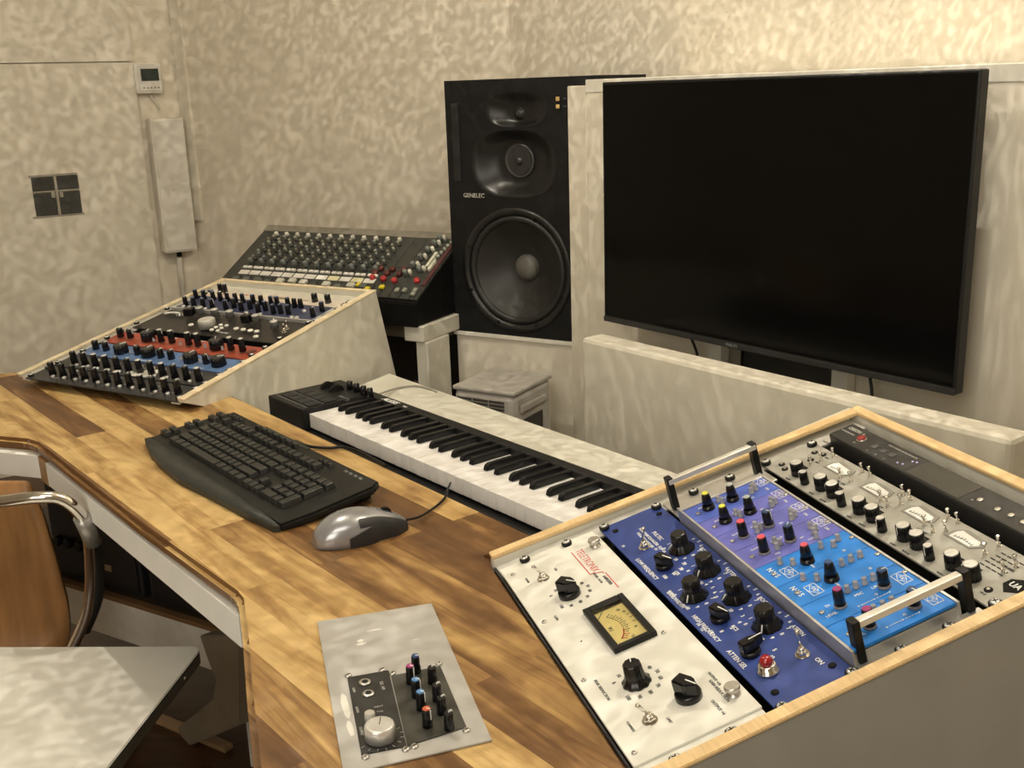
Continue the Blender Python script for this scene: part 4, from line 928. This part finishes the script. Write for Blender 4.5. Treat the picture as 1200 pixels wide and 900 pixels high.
for ci, x in enumerate(chs):
    ob('lower_knob', KGL, mx, Tr(x + .024, .104, 0))
    for r in range(8):
        y = .122 + r * .0145
        ob('channel_knob' if r < 8 else 'k', KG[(r * 7 + ci) % 3 if r < 5 else 2 if r % 2 else 0], mx, Tr(x + .024 + (.008 if r % 2 else -.004), y, 0))
    ob('gain_knob', KGT, mx, Tr(x + .024, .244, 0))
    g = G(mat('strip_white', (.74, .72, .66), .5), mat('strip_cream', (.70, .66, .42), .5)); mi = 1 if ci in (8, 10) else 0
    g.box((x + .002, .052, 0), (x + .040, .071, .0015), mi, bev=.0004); ob('scribble_strip', g.mesh(), mx)
    for k in range(2):
        g = G(MATS['strip_white']); g.box((x + .004 + k * .019, .078, 0), (x + .019 + k * .019, .087, .006), bev=.001); ob('switch', g.mesh(), mx)
    g = G(VOID); g.box((x + .018, .000, 0), (x + .022, .046, .0006)); ob('fader_slot', g.mesh(), mx)
    yf = {4: .026, 5: .031, 6: .028, 8: .027, 10: .030, 2: .022, 3: .015, 7: .012, 9: .018, 11: .030}.get(ci, .02)
    if ci in (4, 5, 6, 8, 10): fm = MATS['aux_cap_white']
    elif ci == 11: fm = mat('fader_grey', (.12, .13, .11), .5); mat('fader_yellow', (.72, .60, .03), .4)
    else: fm = mat('fader_grey', (.12, .13, .11), .5)
    g = G(fm); g.box((x + .008, yf - .009, .002), (x + .032, yf + .009, .012), bev=.002); ob('fader_cap', g.mesh(), mx)
# master section
g = G(mat('blank_plate', (.045, .047, .042), .45)); 
for k in range(3): g.box((-.212 + k * .045, .128, 0), (-.169 + k * .045, .260, .0012), bev=.0005)
ob('blank_plate', g.mesh(), mx)
MRN = mat('knob_maroon', (.10, .022, .018), .4); RDK = mat('knob_red', (.42, .035, .035), .4)
def btn(m_, x, y, r=.009, h=.012, nm='master_knob'):
    g = G(m_); g.lathe([(r, 0), (r, h * .6), (r * .75, h)], 14); ob(nm, g.mesh(), mx, Tr(x, y, 0))
for x, y, m_ in ((-.211, .073, RDK), (-.171, .070, RDK), (-.131, .066, RDK), (-.058, .072, RDK), (-.214, .095, MRN), (-.172, .094, MRN), (-.131, .094, MRN), (-.205, .113, MRN), (-.164, .113, MRN), (-.126, .115, MRN)): btn(m_, x, y)
for k, (x, y) in enumerate(((-.107, .094), (-.100, .130), (-.095, .166), (-.088, .199), (-.082, .229), (-.076, .253), (-.070, .113))):
    ob('master_knob', KGL, mx, Tr(x, y, 0))
    btn(MATS['aux_cap_white'], x + .012, y + .006, .006, .018)
for k in range(6): btn(KGc[2], -.050 + .003 * k, .165 + .016 * k, .006, .010)
for a_, b_, c_, d_ in ((-.064, .133, -.055, .197), (-.050, .119, -.041, .160)):
    g = G(mat('strip_ivory', (.66, .66, .52), .5)); g.box((a_, b_, 0), (c_, d_, .008), bev=.001); ob('button_row', g.mesh(), mx)
g = G(mat('maroon_rest', (.075, .022, .022), .6)); g.box((-.036, .055, 0), (-.023, .250, .006), bev=.002); ob('maroon_strip', g.mesh(), mx)
for k in range(5):
    g = G(VOID); x = -.19 + k * .035; g.box((x, .002, 0), (x + .004, .05, .0006)); ob('fader_slot', g.mesh(), mx)
for x, y in ((-.236, .036), (-.198, .022), (-.155, .034)):
    g = G(MATS['fader_yellow']); g.box((x - .008, y - .007, .002), (x + .008, y + .007, .010), bev=.002); ob('fader_cap', g.mesh(), mx)
for x, y in ((-.10, .028), (-.075, .03), (-.042, .034), (-.04, .018)):
    g = G(KGc[2]); g.box((x - .006, y - .007, .001), (x + .006, y + .007, .008), bev=.001); ob('fader_cap', g.mesh(), mx)
# stand carrying it
FMs = frame(OM + UP * -.0665, uM, nM, UP)
ms = thing('console_stand', 'pale painted stand with a box beam and post under the mixing console', 'stand', FMs)
ZF = -EYE - (OM.z - .0665)
dmb = .0665 * 0
g = G(RACKSIDE); g.box((-.072, .004, -.054), (-.008, .30, -.0088), bev=.003); ob('beam', g.mesh(), ms)
g = G(RACKSIDE); g.box((-.040, .012, ZF), (-.002, .125, -.0545), bev=.003); ob('post', g.mesh(), ms)
g = G(RACKSIDE); g.box((-.74, .05, ZF), (-.68, .15, -.0545), bev=.003); ob('post', g.mesh(), ms)
g = G(mat('stand_brown', (.14, .115, .085), .6)); g.box((-.70, .03, -.052), (-.072, .06, -.0088), bev=.002); ob('crossbar', g.mesh(), ms)
bc = thing('black_case', 'black equipment case in the shadow under the mixing console', 'case', FMs @ Tr(0, 0, 0))
g = G(mat('case_black', (.016, .015, .014), .6)); g.box((-.70, .18, ZF), (-.065, .34, -.085), bev=.006); ob('body', g.mesh(), bc)
g = G(STEEL); g.box((-.17, .174, -.235), (-.14, .18, -.222), bev=.001); g.box((-.16, .172, -.25), (-.15, .179, -.222), bev=.001); ob('latch', g.mesh(), bc)

# ================================================================== PIANO KEYBOARD (61 keys)
PO = Vector((-.3647, 2.1262, -.635)); up_, np_ = uvn(-51.314); FP = frame(PO, up_, np_, UP)
pk = thing('midi_keyboard', 'black sixty-one key keyboard controller with white keys on the low shelf', 'keyboard', FP)
PB = mat('keyboard_body', (.013, .013, .013), .5, spec=.25, nscale=120, namt=.15); X0, X1 = -.178, .851
g = G(PB); g.box((X0, -.066, -.069), (X1, .114, -.036), bev=.003); g.box((X0, .0885, -.037), (X1, .114, .012), bev=.0025); g.box((X0, -.066, -.037), (-.0275, .089, .012), bev=.0025); g.box((.8335, -.066, -.037), (X1, .089, .010), bev=.0025); ob('body', g.mesh(), pk)
WK = mat('ivory_plastic', (.80, .78, .76), .32); WKF = mat('ivory_plastic_front', (.74, .72, .71), .4)
BK = mat('black_key_plastic', (.007, .007, .008), .35, spec=.3)
wkm = None
for i in range(36):
    xs_ = -.0150 + i * .0235; lo_ = -.0268 if i == 0 else xs_ + .0004; hi_ = xs_ + .0231
    g = G(WK); g.box((0, -.050, -.030), (hi_ - lo_, .088, 0), bev=.0012); 
    if i == 0: ob('white_key', g.mesh(), pk, Tr(lo_, 0, 0))
    else:
        if wkm is None: wkm = g.mesh('white_key')
        ob('white_key', wkm, pk, Tr(lo_, 0, random.uniform(-.0004, .0002)))
g = G(BK); prf_ = [(.001, .0005), (.088, .0005), (.088, .0125), (.010, .0125), (.004, .0095)]
g.prism([(v, w_) for v, w_ in prf_], -.0058, .0058, 0, Matrix(((0, 0, 1, 0), (1, 0, 0, 0), (0, 1, 0, 0), (0, 0, 0, 1))), bev=.0012); BKM = g.mesh('black_key')
for o_ in range(5):
    for dx in (.0058, .0345, .0748, .1015, .1285): ob('black_key', BKM, pk, Tr(o_ * .1645 + dx, 0, 0))
PAD = mat('pad_rubber', (.018, .018, .018), .7)
for i in range(4):
    for j in range(2):
        g = G(PAD); g.box((-.158 + i * .032, -.046 + j * .037, .012), (-.130 + i * .032, -.015 + j * .037, .0145), bev=.0012); ob('drum_pad', g.mesh(), pk)
g = G(mat('grid_print', (.30, .30, .30), .6)); 
for y in (-.051, -.0125): g.box((-.168, y, .0118), (-.033, y + .0012, .0122))
ob('print', g.mesh(), pk)
g = G(KNOB, WHT); g.lathe([(.0072, 0), (.0068, .010), (.0060, .0185), (.0052, .0195)], 16); g.box((-.0004, 0, .0190), (.0004, .0055, .0198), 1); KP = g.mesh('knob')
for x in (-.089, -.0605, -.0325, -.0065): ob('knob', KP, pk, Tr(x, .086, .012) @ Rz(random.uniform(-90, 90)))
for x in (-.137, -.1): 
    g = G(BLKM); g.lathe([(.018, -.0045), (.018, .0045)], 24, mt=Ry(90), at=(x, .058, .008)); ob('wheel', g.mesh(), pk)
for x in (-.055, -.037, -.02):
    g = G(PAD); g.box((x, .030, .012), (x + .012, .036, .0135), bev=.0006); ob('push_button', g.mesh(), pk)
ob('lettering', join_text([('ALESIS', .0185, .052, .0985, 0, .02, .25), ('V61', .009, .109, .097, 0, .01)], WHT), pk, Tr(0, 0, .0121))
ob('lettering', join_text([('SUSTAIN  OCTAVE', .005, -.040, .042, 0)], MATS['grid_print']), pk, Tr(0, 0, .0121))

# cable over the white shelf
g = G(mat('cable_grey', (.33, .32, .28), .5)); c_ = [onz(437, 466, -.640), onz(452, 459, -.690), onz(470, 454, -.7015), onz(488, 452.3, -.7015), onz(505, 456, -.7015), onz(512, 459.5, -.703)]
c_ = [v + OFF for v in c_]; g.tube(spline(c_), .0026, 8); tag(ob('cable', g.mesh()), 'thin grey cable curving over the white shelf behind the keyboard', 'cable')

# ================================================================== COMPUTER KEYBOARD
KO = onz(276, 484, -.598); k2 = onz(446, 566, -.598); uK = (k2 - KO).normalized(); nK = Vector((-uK.y, uK.x, 0))
tk = math.radians(7.0); VK = nK * math.cos(tk) + UP * math.sin(tk); WK_ = uK.cross(VK)
FK = frame(KO, uK, VK, WK_)
ck = thing('computer_keyboard', 'large black computer keyboard with macro keys on the wooden desk', 'computer keyboard', FK)
KBM = mat('keyboard_case', (.011, .011, .010), .45, spec=.28, nscale=150, namt=.15)
outl = [(-.010, .004), (.522, .004), (.535, -.014), (.536, -.12), (.529, -.179), (-.028, -.165), (-.040, -.13), (-.024, -.03)]
g = G(KBM); g.prism(outl[::-1], -.014, 0, bev=.004); ob('case', g.mesh(), ck)
pr_ = [(-.034, -.130), (-.024, -.176), (.06, -.200), (.16, -.226), (.24, -.243), (.33, -.250), (.42, -.250), (.47, -.238), (.52, -.208), (.560, -.188), (.560, -.170), (-.024, -.150)]
# front rest slopes down to the desk
bm = bmesh.new(); top = [bm.verts.new((x, y, -.0005)) for x, y in ((-.030, -.152), (.05, -.1555), (.13, -.1575), (.225, -.160), (.32, -.163), (.43, -.169), (.529, -.1785))]
ys = (-.171, -.193, -.205, -.211, -.203, -.196, -.186); xs2 = (-.040, .045, .127, .225, .320, .430, .526)
def zb_k(y): return 0
desk_w = lambda v: ((ZD + .0015) - KO.z - v * math.sin(tk)) / math.cos(tk)
mid = [bm.verts.new((x, y, desk_w(y) + .009)) for x, y in zip(xs2, ys)]; bot = [bm.verts.new((x, y - .001, desk_w(y))) for x, y in zip(xs2, ys)]; bk = [bm.verts.new((v.co.x, v.co.y, desk_w(v.co.y))) for v in top]
for A_, B_ in ((top, mid), (mid, bot), (bot, bk), (bk, top)):
    for i in range(6):
        f_ = bm.faces.new((A_[i], B_[i], B_[i + 1], A_[i + 1])); f_.smooth = A_ is top
for i in (0, 6): bm.faces.new((top[i], mid[i], bot[i], bk[i]))
bmesh.ops.recalc_face_normals(bm, faces=bm.faces); me = bpy.data.meshes.new('palm_rest'); bm.to_mesh(me); bm.free(); me.materials.append(mat('palm_rest_grey', (.036, .038, .034), .42, spec=.3, nscale=90, namt=.1)); ob('palm_rest', me, ck)
g = G(KBM); g.prism([(.19, -.178), (.215, -.215), (.300, -.232), (.300, -.186), (.285, -.178)], 0, .0016, 0, Matrix.Translation((0, 0, -.0090)) @ Matrix.Rotation(.20, 4, 'X') @ Matrix.Translation((0, 0, -.026))); bpy.data.meshes.remove(g.mesh())
kb_c = {}
def keycap(w, d=.0174, h=.0090, m_=None):
    k_ = (round(w, 4), d, h, (m_ or KBM).name)
    if k_ in kb_c: return kb_c[k_]
    t = bmesh.new(); a_ = [(-w / 2, -d / 2), (w / 2, -d / 2), (w / 2, d / 2), (-w / 2, d / 2)]; s_ = .0022
    b0 = [t.verts.new((x, y, 0)) for x, y in a_]; b1 = [t.verts.new((x - math.copysign(s_, x), y - math.copysign(s_ * .8, y), h)) for x, y in a_]
    t.faces.new(b1); t.faces.new(b0[::-1]); [t.faces.new((b0[i], b0[(i + 1) % 4], b1[(i + 1) % 4], b1[i])) for i in range(4)]
    bmesh.ops.bevel(t, geom=[e for e in t.edges], offset=.0007, segments=1, affect='EDGES')
    me = bpy.data.meshes.new('keycap'); t.to_mesh(me); t.free(); me.materials.append(m_ or mat('keycap_black', (.026, .026, .024), .36, spec=.35)); kb_c[k_] = me; return me
U = .0203; XK = .028; Y0 = -.1410; RP = .0197
def row(name, y, items, x=XK):
    for w_ in items:
        if w_ < 0: x += -w_ * U; continue
        ob(name, keycap(w_ * U - .0022), ck, Tr(x + w_ * U / 2, y, 0)); x += w_ * U
row('keycap', Y0, [1.25] * 3 + [6.25] + [1.25] * 4); row('keycap', Y0 + RP, [2.25] + [1] * 10 + [2.75]); row('keycap', Y0 + 2 * RP, [1.75] + [1] * 11 + [2.25]); row('keycap', Y0 + 3 * RP, [1.5] + [1] * 12 + [1.5]); row('keycap', Y0 + 4 * RP, [1] * 13 + [2])
row('function_key', Y0 + 5.4 * RP, [1, -1] + [1] * 4 + [-.5] + [1] * 4 + [-.5] + [1] * 4)
xn = XK + 15.25 * U
row('navigation_key', Y0 + 5.4 * RP, [1] * 3, xn); row('navigation_key', Y0 + 4 * RP, [1] * 3, xn); row('navigation_key', Y0 + 3 * RP, [1] * 3, xn)
row('arrow_key', Y0 + RP, [-1, 1], xn); row('arrow_key', Y0, [1] * 3, xn)
xp = XK + 18.5 * U
row('numpad_key', Y0, [2, 1], xp)
for k in range(1, 4): row('numpad_key', Y0 + k * RP, [1, 1, 1], xp)
row('numpad_key', Y0 + 4 * RP, [1, 1, 1, 1], xp)
for y in (Y0 + 2.5 * RP, Y0 + .5 * RP): ob('numpad_key', keycap(U - .0022, 2 * RP - .003), ck, Tr(xp + 3.5 * U, y, 0))
for k in range(3):
    for j in range(2): ob('macro_key', keycap(.015, .0135, .008), ck, Tr(-.024 + k * .006, -.136 + k * .046 + j * .0165, 0) ); ob('macro_key', keycap(.015, .0135, .008), ck, Tr(-.007 + k * .006, -.136 + k * .046 + j * .0165, 0))
for k in range(4): ob('mode_key', keycap(.011, .009, .006), ck, Tr(.01 + k * .016, -.015, 0))
for k in range(7): ob('media_key', keycap(.019, .010, .009), ck, Tr(.13 + k * .024, -.0130, 0))
for k in range(3): ob('media_key', keycap(.012, .010, .006), ck, Tr(.37 + k * .016, -.016, 0))
for k in range(4): ob('lock_light', keycap(.010, .006, .003, mat('lock_light_grey', (.16, .16, .15), .4)), ck, Tr(.445 + k * .0150, -.012, 0))
g = G(mat('display_dark', (.012, .022, .018), .25)); g.box((.13, -.006, 0), (.30, .002, .001)); 
ob('display', g.mesh(), ck)
g = G(BLKM)
for x in (.02, .48): g.box((x, -.03, -.0142), (x + .03, -.01, desk_w(-.02) + .0002))
ob('foot', g.mesh(), ck)
g = G(BLK); c_ = [KO + uK * .25 + VK * .002 - UP * .012, onz(345, 517, ZD + .01), onz(362, 523, ZD + .006), onz(385, 525, ZD + .0045), onz(402, 524, ZD + .0045), onz(420, 529, ZD + .0045), onz(440, 539, ZD + .004), onz(452, 546, ZD + .004)]
g.tube(spline([v + OFF for v in c_]), .0028, 8); tag(ob('cable', g.mesh()), 'black keyboard cable looping on the desk in front of the white keys', 'cable')

# ================================================================== MOUSE
mA = onz(368, 641, ZD); mB = onz(479, 616, ZD); uO = (mB - mA); ML = .143; uO = Vector((uO.x, uO.y, 0)).normalized(); nO = Vector((-uO.y, uO.x, 0))
FO = frame(Vector((mA.x, mA.y, ZD + .0005)), uO, nO, UP)
ms_ = thing('computer_mouse', 'silver grey wired mouse with dark side grip on the wooden desk', 'mouse', FO)
def mouse_pt(s, a):
    """s along the body 0 tail..1 nose, a angle around the upper half: -pi/2.. pi/2 """
    x = ML * s
    wd = .0375 * (math.sin(math.pi * min(1, max(0, (s * .965 + .008))) ** .85)) ** .46 * (1 - .12 * math.exp(-((s - .68) / .12) ** 2))
    hg = .042 * (math.sin(math.pi * (s * .955 + .010) ** .78)) ** .62 + .003
    y = wd * math.sin(a); z = hg * abs(math.cos(a)) ** .62
    return Vector((x, y, z))
def patch(s0, s1, a0, a1, ns, na, name, m_, off=0., parent=ms_, close=True, cond=None):
    bm = bmesh.new(); R_ = []
    for i in range(ns + 1):
        s = s0 + (s1 - s0) * i / ns; ring = []
        for j in range(na + 1):
            a = a0 + (a1 - a0) * j / na; p = mouse_pt(s, a)
            c = mouse_pt(s, 0) * .4; c.y = 0; d = (p - Vector((p.x, 0, c.z))); 
            if d.length > 1e-6: p = p + d.normalized() * off
            ring.append(bm.verts.new(p))
        R_.append(ring)
    for i in range(ns):
        for j in range(na):
            if cond:
                s = s0 + (s1 - s0) * (i + .5) / ns; a = a0 + (a1 - a0) * (j + .5) / na
                if not cond(s, a): continue
            f = bm.faces.new((R_[i][j], R_[i + 1][j], R_[i + 1][j + 1], R_[i][j + 1])); f.smooth = True
    if close:
        bm.faces.new([r[0] for r in R_] + [R_[-1][j] for j in range(1, na)] + [r[-1] for r in reversed(R_)] + [R_[0][j] for j in range(na - 1, 0, -1)])
        bm.faces.new(R_[0]); bm.faces.new(R_[-1][::-1])
    bmesh.ops.recalc_face_normals(bm, faces=bm.faces)
    for v in [v for v in bm.verts if not v.link_faces]: bm.verts.remove(v)
    me = bpy.data.meshes.new(name); bm.to_mesh(me); bm.free(); me.materials.append(m_); return ob(name, me, parent)
hp = math.pi / 2
MS = mat('mouse_silver', (.36, .365, .39), .24, .55, coat=.4)
patch(0, 1, -hp, hp, 48, 40, 'shell', MS)
grip = lambda s, a: (a < -.62 - .10 * math.sin((s - .42) * 6) and s > .40 + max(0, (-a - 1.12)) * -.9) and not (s < .58 and -1.12 < a and a > -1.0 + .0)
patch(.30, .985, -hp, -.50, 90, 46, 'side_grip', mat('mouse_grip', (.020, .020, .022), .5), .0006, close=False, cond=lambda s, a: (a < -.72 - (0.30 * (1 - min(1, (s - .30) / .14)) if s < .44 else 0)) and (s > .42 + .0 or False) if a > -1.12 else s > .40 + (.16 - abs(a + 1.12) * .9 if a > -1.30 else -.30 * (-a - 1.30) / .27))
patch(.30, .985, .72, hp, 40, 16, 'side_grip', MATS['mouse_grip'], .0006, close=False, cond=lambda s, a: s > .42)
g = G(BLKM); g.lathe([(.009, -.0035), (.009, .0035)], 20, mt=Rx(90), at=(ML * .78, .0, mouse_pt(.78, 0).z - .0045)); ob('scroll_wheel', g.mesh(), ms_)
g = G(BLKM); g.box((ML * .62, -.0007, mouse_pt(.62, 0).z - .004), (ML * .99, .0007, mouse_pt(.9, 0).z * .35)); bpy.data.meshes.remove(g.mesh())
g = G(BLK); tip = FO @ Vector((ML * .985, 0, .010)); c_ = [tip, onz(490, 606, ZD + .010) + OFF, onz(503, 599, ZD + .006) + OFF, onz(515, 590, ZD + .005) + OFF, onz(522, 582, ZD + .005) + OFF, onz(524, 575, ZD + .003) + OFF, onz(528, 566, ZD - .01) + OFF]
g.tube(spline(c_), .0020, 8); tag(ob('mouse_cable', g.mesh()), 'thin black mouse cable running from the mouse to the keyboard gap', 'cable')

# ================================================================== METAL SHEET WITH A SMALL MODULE
uT, nT = uvn(15.396); TO = Vector((-.2486, 1.1995, ZD + .0005)); FT = frame(TO, uT, nT, UP)
st = thing('metal_sheet', 'bare aluminium sheet with a small black module mounted, lying on the desk', 'metal sheet', FT)
AL = mat('sheet_aluminium', (.47, .46, .435), .42, .25, nscale=14, namt=.10, bump=.06)
g = G(AL); 
pl = [(-.010, -.3190), (.1393, -.3100), (.1423, .0012), (-.002, .0005)]; g.prism(pl, 0, .002, bev=.0004); ob('plate', g.mesh(), st)
g = G(mat('scuff_white', (.72, .70, .64), .6)); T2 = .0021
for cx, cy, sx, sy in ((.042, -.066, .0045, .004), (.0415, -.074, .0065, .003), (.0065, -.200, .0045, .026), (.0065, -.245, .0035, .018), (.105, -.085, .006, .001), (.062, -.045, .010, .0012)):
    g.prism([(cx + sx * math.cos(a) * random.uniform(.75, 1.1), cy + sy * math.sin(a) * random.uniform(.75, 1.1)) for a in [i * .7 for i in range(9)]], .0018, .0023)
ob('scuff_marks', g.mesh(), st)
g = G(mat('module_face_black', (.020, .019, .018), .35)); g.prism([(.0105, -.2945), (.0555, -.2945), (.0625, -.1450), (.0160, -.1455)], .002, .0034, bev=.0003); ob('module_panel', g.mesh(), st)
g = G(mat('module_face_grey', (.050, .049, .042), .32, nscale=40, namt=.4)); g.prism([(.0562, -.2945), (.1200, -.2815), (.1200, -.1555), (.0632, -.1580)], .002, .0034, bev=.0003); ob('module_panel', g.mesh(), st, None, 'grey scuffed half of the module')
g = G(SILV, DARKP, WHT); g.lathe([(.0158, 0), (.0156, .013), (.0147, .0152), (.0135, .0156)], 36, flute=18, fa=.02); g.box((-.0005, -.001, .0156), (.0005, .012, .0160), 1); ob('knob', g.mesh(), st, Tr(.033, -.272, .0034) @ Rz(-15), 'large silver knob')
g = G(mat('knob_light_grey', (.50, .48, .42), .4)); g.lathe([(.0058, 0), (.0055, .010), (.0045, .011)], 18); ob('knob', g.mesh(), st, Tr(.0275, -.240, .0034), 'small pale knob')
g = G(STEEL, VOID); g.lathe([(.0068, 0), (.0068, .0018), (.0050, .0022)], 20); g.lathe([(.0034, .0022), (.0033, .0026)], 16, mi=1); J2 = g.mesh('jack')
for x, y in ((.0333, -.164), (.0335, -.188)): ob('jack_socket', J2, st, Tr(x, y, .0034))
for (x, y), cap in zip(((.0915, -.160), (.0818, -.1795), (.0822, -.209), (.0824, -.2345), (.0822, -.268)), (NVY, PRP, mat('cap_blue', (.10, .25, .50), .3), MATS['cap_blue'], mat('cap_orange', (.60, .12, .05), .3))):
    ob('knob', knob_plain(.0055, .020, cap, True, .86), st, Tr(x, y, .0034) @ Rz(-130 + random.uniform(-20, 20)))
for x, y in ((.1045, -.187), (.1020, -.2235), (.1014, -.2495), (.1024, -.280)): ob('knob', knob_plain(.0055, .019, None, True, .86), st, Tr(x, y, .0034) @ Rz(-60))
for x, y in ((.0177, -.1407), (.0559, -.1412), (.0659, -.1524), (.12, -.1490), (.1188, -.2865), (.0629, -.297), (.054, -.299), (.0139, -.299)):
    g = G(STEEL, BLK); g.lathe([(.0042, 0), (.0042, .0012), (.0028, .0024)], 14); g.box((-.0022, -.0004, .0023), (.0022, .0004, .0027), 1); ob('screw', g.mesh(), st, Tr(x, y, .002) @ Rz(random.uniform(0, 90)))
ob('lettering', join_text([('525  API', .0052, .0505, -.176, -90), ('GAIN', .004, .0195, -.175, -90), ('RATIO', .004, .0175, -.215, -90), ('OUTPUT', .004, .016, -.255, -90), ('INPUT', .0035, .040, -.216, 0), ('THR', .0035, .040, -.226, 0)] + [('|', .0045, .033 + .0225 * math.cos(math.radians(a)), -.272 + .0225 * math.sin(math.radians(a)), a - 90) for a in range(-150, 60, 22)], mat('faint_white', (.50, .49, .46), .5)), st, Tr(0, 0, .0035))

# ================================================================== CHAIRS
def rounded(poly, r, n=5):
    out = []
    N_ = len(poly)
    for i in range(N_):
        p = Vector(poly[i]); a = Vector(poly[i - 1]); b = Vector(poly[(i + 1) % N_]); da = (a - p).normalized() * r; db = (b - p).normalized() * r
        for k in range(n + 1):
            t = k / n; out.append(tuple((p + da) * (1 - t) ** 2 + p * 2 * t * (1 - t) + (p + db) * t * t))
    return out
ZS = -.90
c1 = onz(238, 757, ZS); c2 = onz(122, 905, ZS); c0 = onz(-10, 757, ZS)
ch = thing('stool_chair', 'seat of a chair with a pale grey top in the lower left corner', 'chair', Tr(0, 0, EYE))
dn = (c2 - c1).normalized()
q = [(c1.x, c1.y), (c0.x - .05, c0.y + .0), (c0.x - .05 + dn.x * .46, c0.y + dn.y * .46), (c1.x + dn.x * .50, c1.y + dn.y * .50)]
q = rounded(q, .022)
g = G(mat('seat_grey', (.72, .70, .63), .6, nscale=14, namt=.05, bump=.1), mat('seat_edge', (.10, .09, .07), .6)); g.prism(q, ZS - .004, ZS, bev=.0015); ob('seat', g.mesh(), ch)
g = G(MATS['seat_edge']); g.prism([(x * .998 + c2.x * .002, y * .998 + c2.y * .002) for x, y in q], ZS - .026, ZS - .0042, bev=.002); ob('seat_base', g.mesh(), ch)
for x, y in ((c1.x - .17, c1.y - .10), (c0.x + .05, c0.y - .10), (c0.x + .05, c0.y - .40), (c1.x - .17, c1.y - .40)):
    g = G(CHROME); g.tube([(x, y, ZS - .026), (x, y, -EYE + .002)], .011, 12); ob('leg', g.mesh(), ch)
for t in (.08, .42):
    p = c1 + dn * t; g = G(CHROME); g.lathe([(.004, 0), (.004, .002), (.002, .003)], 10, mt=Ry(90), at=(p.x - .001, p.y, ZS - .014)); ob('screw', g.mesh(), ch)

# plywood armchair behind it
YB = 1.93
def onY(x, y, Y): d = ray(x, y); return d * (Y / d.y)
pc = thing('plywood_chair', 'curved plywood chair back with a chrome armrest under the desk edge', 'chair', Tr(0, 0, EYE))
PLY = mat('plywood_orange', (.33, .165, .060), .38, nscale=7, namt=.22, stretch=(6, 6, 1))
bp_ = [onY(x, y, YB) for x, y in ((-60, 563), (35, 563), (52, 600), (68, 650), (82, 700), (86, 730), (84, 752), (60, 775), (-60, 785))]
poly = [(v.x, v.z) for v in bp_]
bm = bmesh.new()
# shell: the outline given depth, dished gently towards the sitter, rolled forward at the bottom
def shell(t):
    x, z = t; zt_ = poly[0][1]; zb_ = poly[-1][1]; f_ = (zt_ - z) / (zt_ - zb_)
    return -.10 * max(0, f_ - .80) ** 1.5 * 6 - .012 * f_
P_ = rounded([Vector(p_) for p_ in poly], .012, 3); ctr_ = (sum(p_[0] for p_ in P_) / len(P_), sum(p_[1] for p_ in P_) / len(P_))
rings = []
for s_ in (1, .75, .5, .25):
    rings.append([bm.verts.new((ctr_[0] + (x - ctr_[0]) * s_, YB + shell((x, ctr_[1] + (z - ctr_[1]) * s_)), ctr_[1] + (z - ctr_[1]) * s_)) for x, z in P_])
n_ = len(P_)
for j in range(3):
    for i in range(n_):
        f_ = bm.faces.new((rings[j][i], rings[j][(i + 1) % n_], rings[j + 1][(i + 1) % n_], rings[j + 1][i])); f_.smooth = True
bm.faces.new(rings[3])
bmesh.ops.recalc_face_normals(bm, faces=bm.faces)
ex = bmesh.ops.solidify(bm, geom=list(bm.faces), thickness=.012)
me = bpy.data.meshes.new('backrest'); bm.to_mesh(me); bm.free(); me.materials.append(PLY); ob('backrest', me, pc)
sq = [(-1.32, 2.20), (-1.32, 1.97), (-1.02, 1.97), (-1.02, 2.20)]
g = G(PLY); g.prism(rounded(sq, .03), -.935, -.922, bev=.002); ob('seat', g.mesh(), pc)
ap = [Vector((-1.33, 1.88, -.95)), Vector((-1.33, 1.80, -.80)), Vector((-1.27, 1.72, onY(-60, 597, 1.70).z)), onY(-60, 597, 1.70), onY(0, 588, 1.70), onY(45, 583, 1.70), onY(72, 585, 1.71), onY(92, 600, 1.72), onY(102, 622, 1.74), onY(106, 655, 1.78), onY(106, 690, 1.80), onY(101, 722, 1.80), onY(88, 752, 1.80), onY(76, 775, 1.80)]
g = G(CHROME); g.tube(spline(ap, 6), .0105, 14); fr_ = ob('armrest_frame', g.mesh(), pc)
g = G(mat('armrest_black', (.016, .015, .014), .4)); a_ = [onY(104, 628, 1.765), onY(112, 650, 1.79), onY(114, 690, 1.81), onY(108, 715, 1.81), onY(98, 738, 1.81)]
g.tube(spline(a_, 6), .013, 12); ob('arm_pad', g.mesh(), pc)
g = G(mat('joint_grey', (.42, .41, .38), .3, .6)); j0 = onY(96, 606, 1.725); j1 = onY(110, 636, 1.75); g.tube([j0, (j0 + j1) / 2, j1], .0150, 14); ob('joint_sleeve', g.mesh(), pc)
g = G(CHROME); lp = [ap[-1], Vector((-.86, 1.82, -1.2)), Vector((-.87, 1.84, -EYE + .012)), Vector((-.90, 2.2, -EYE + .012)), Vector((-1.3, 2.2, -EYE + .012)), Vector((-1.33, 1.9, -EYE + .012)), Vector((-1.33, 1.88, -.95))]
g.tube(spline(lp, 6), .0105, 12); ob('leg_frame', g.mesh(), pc)
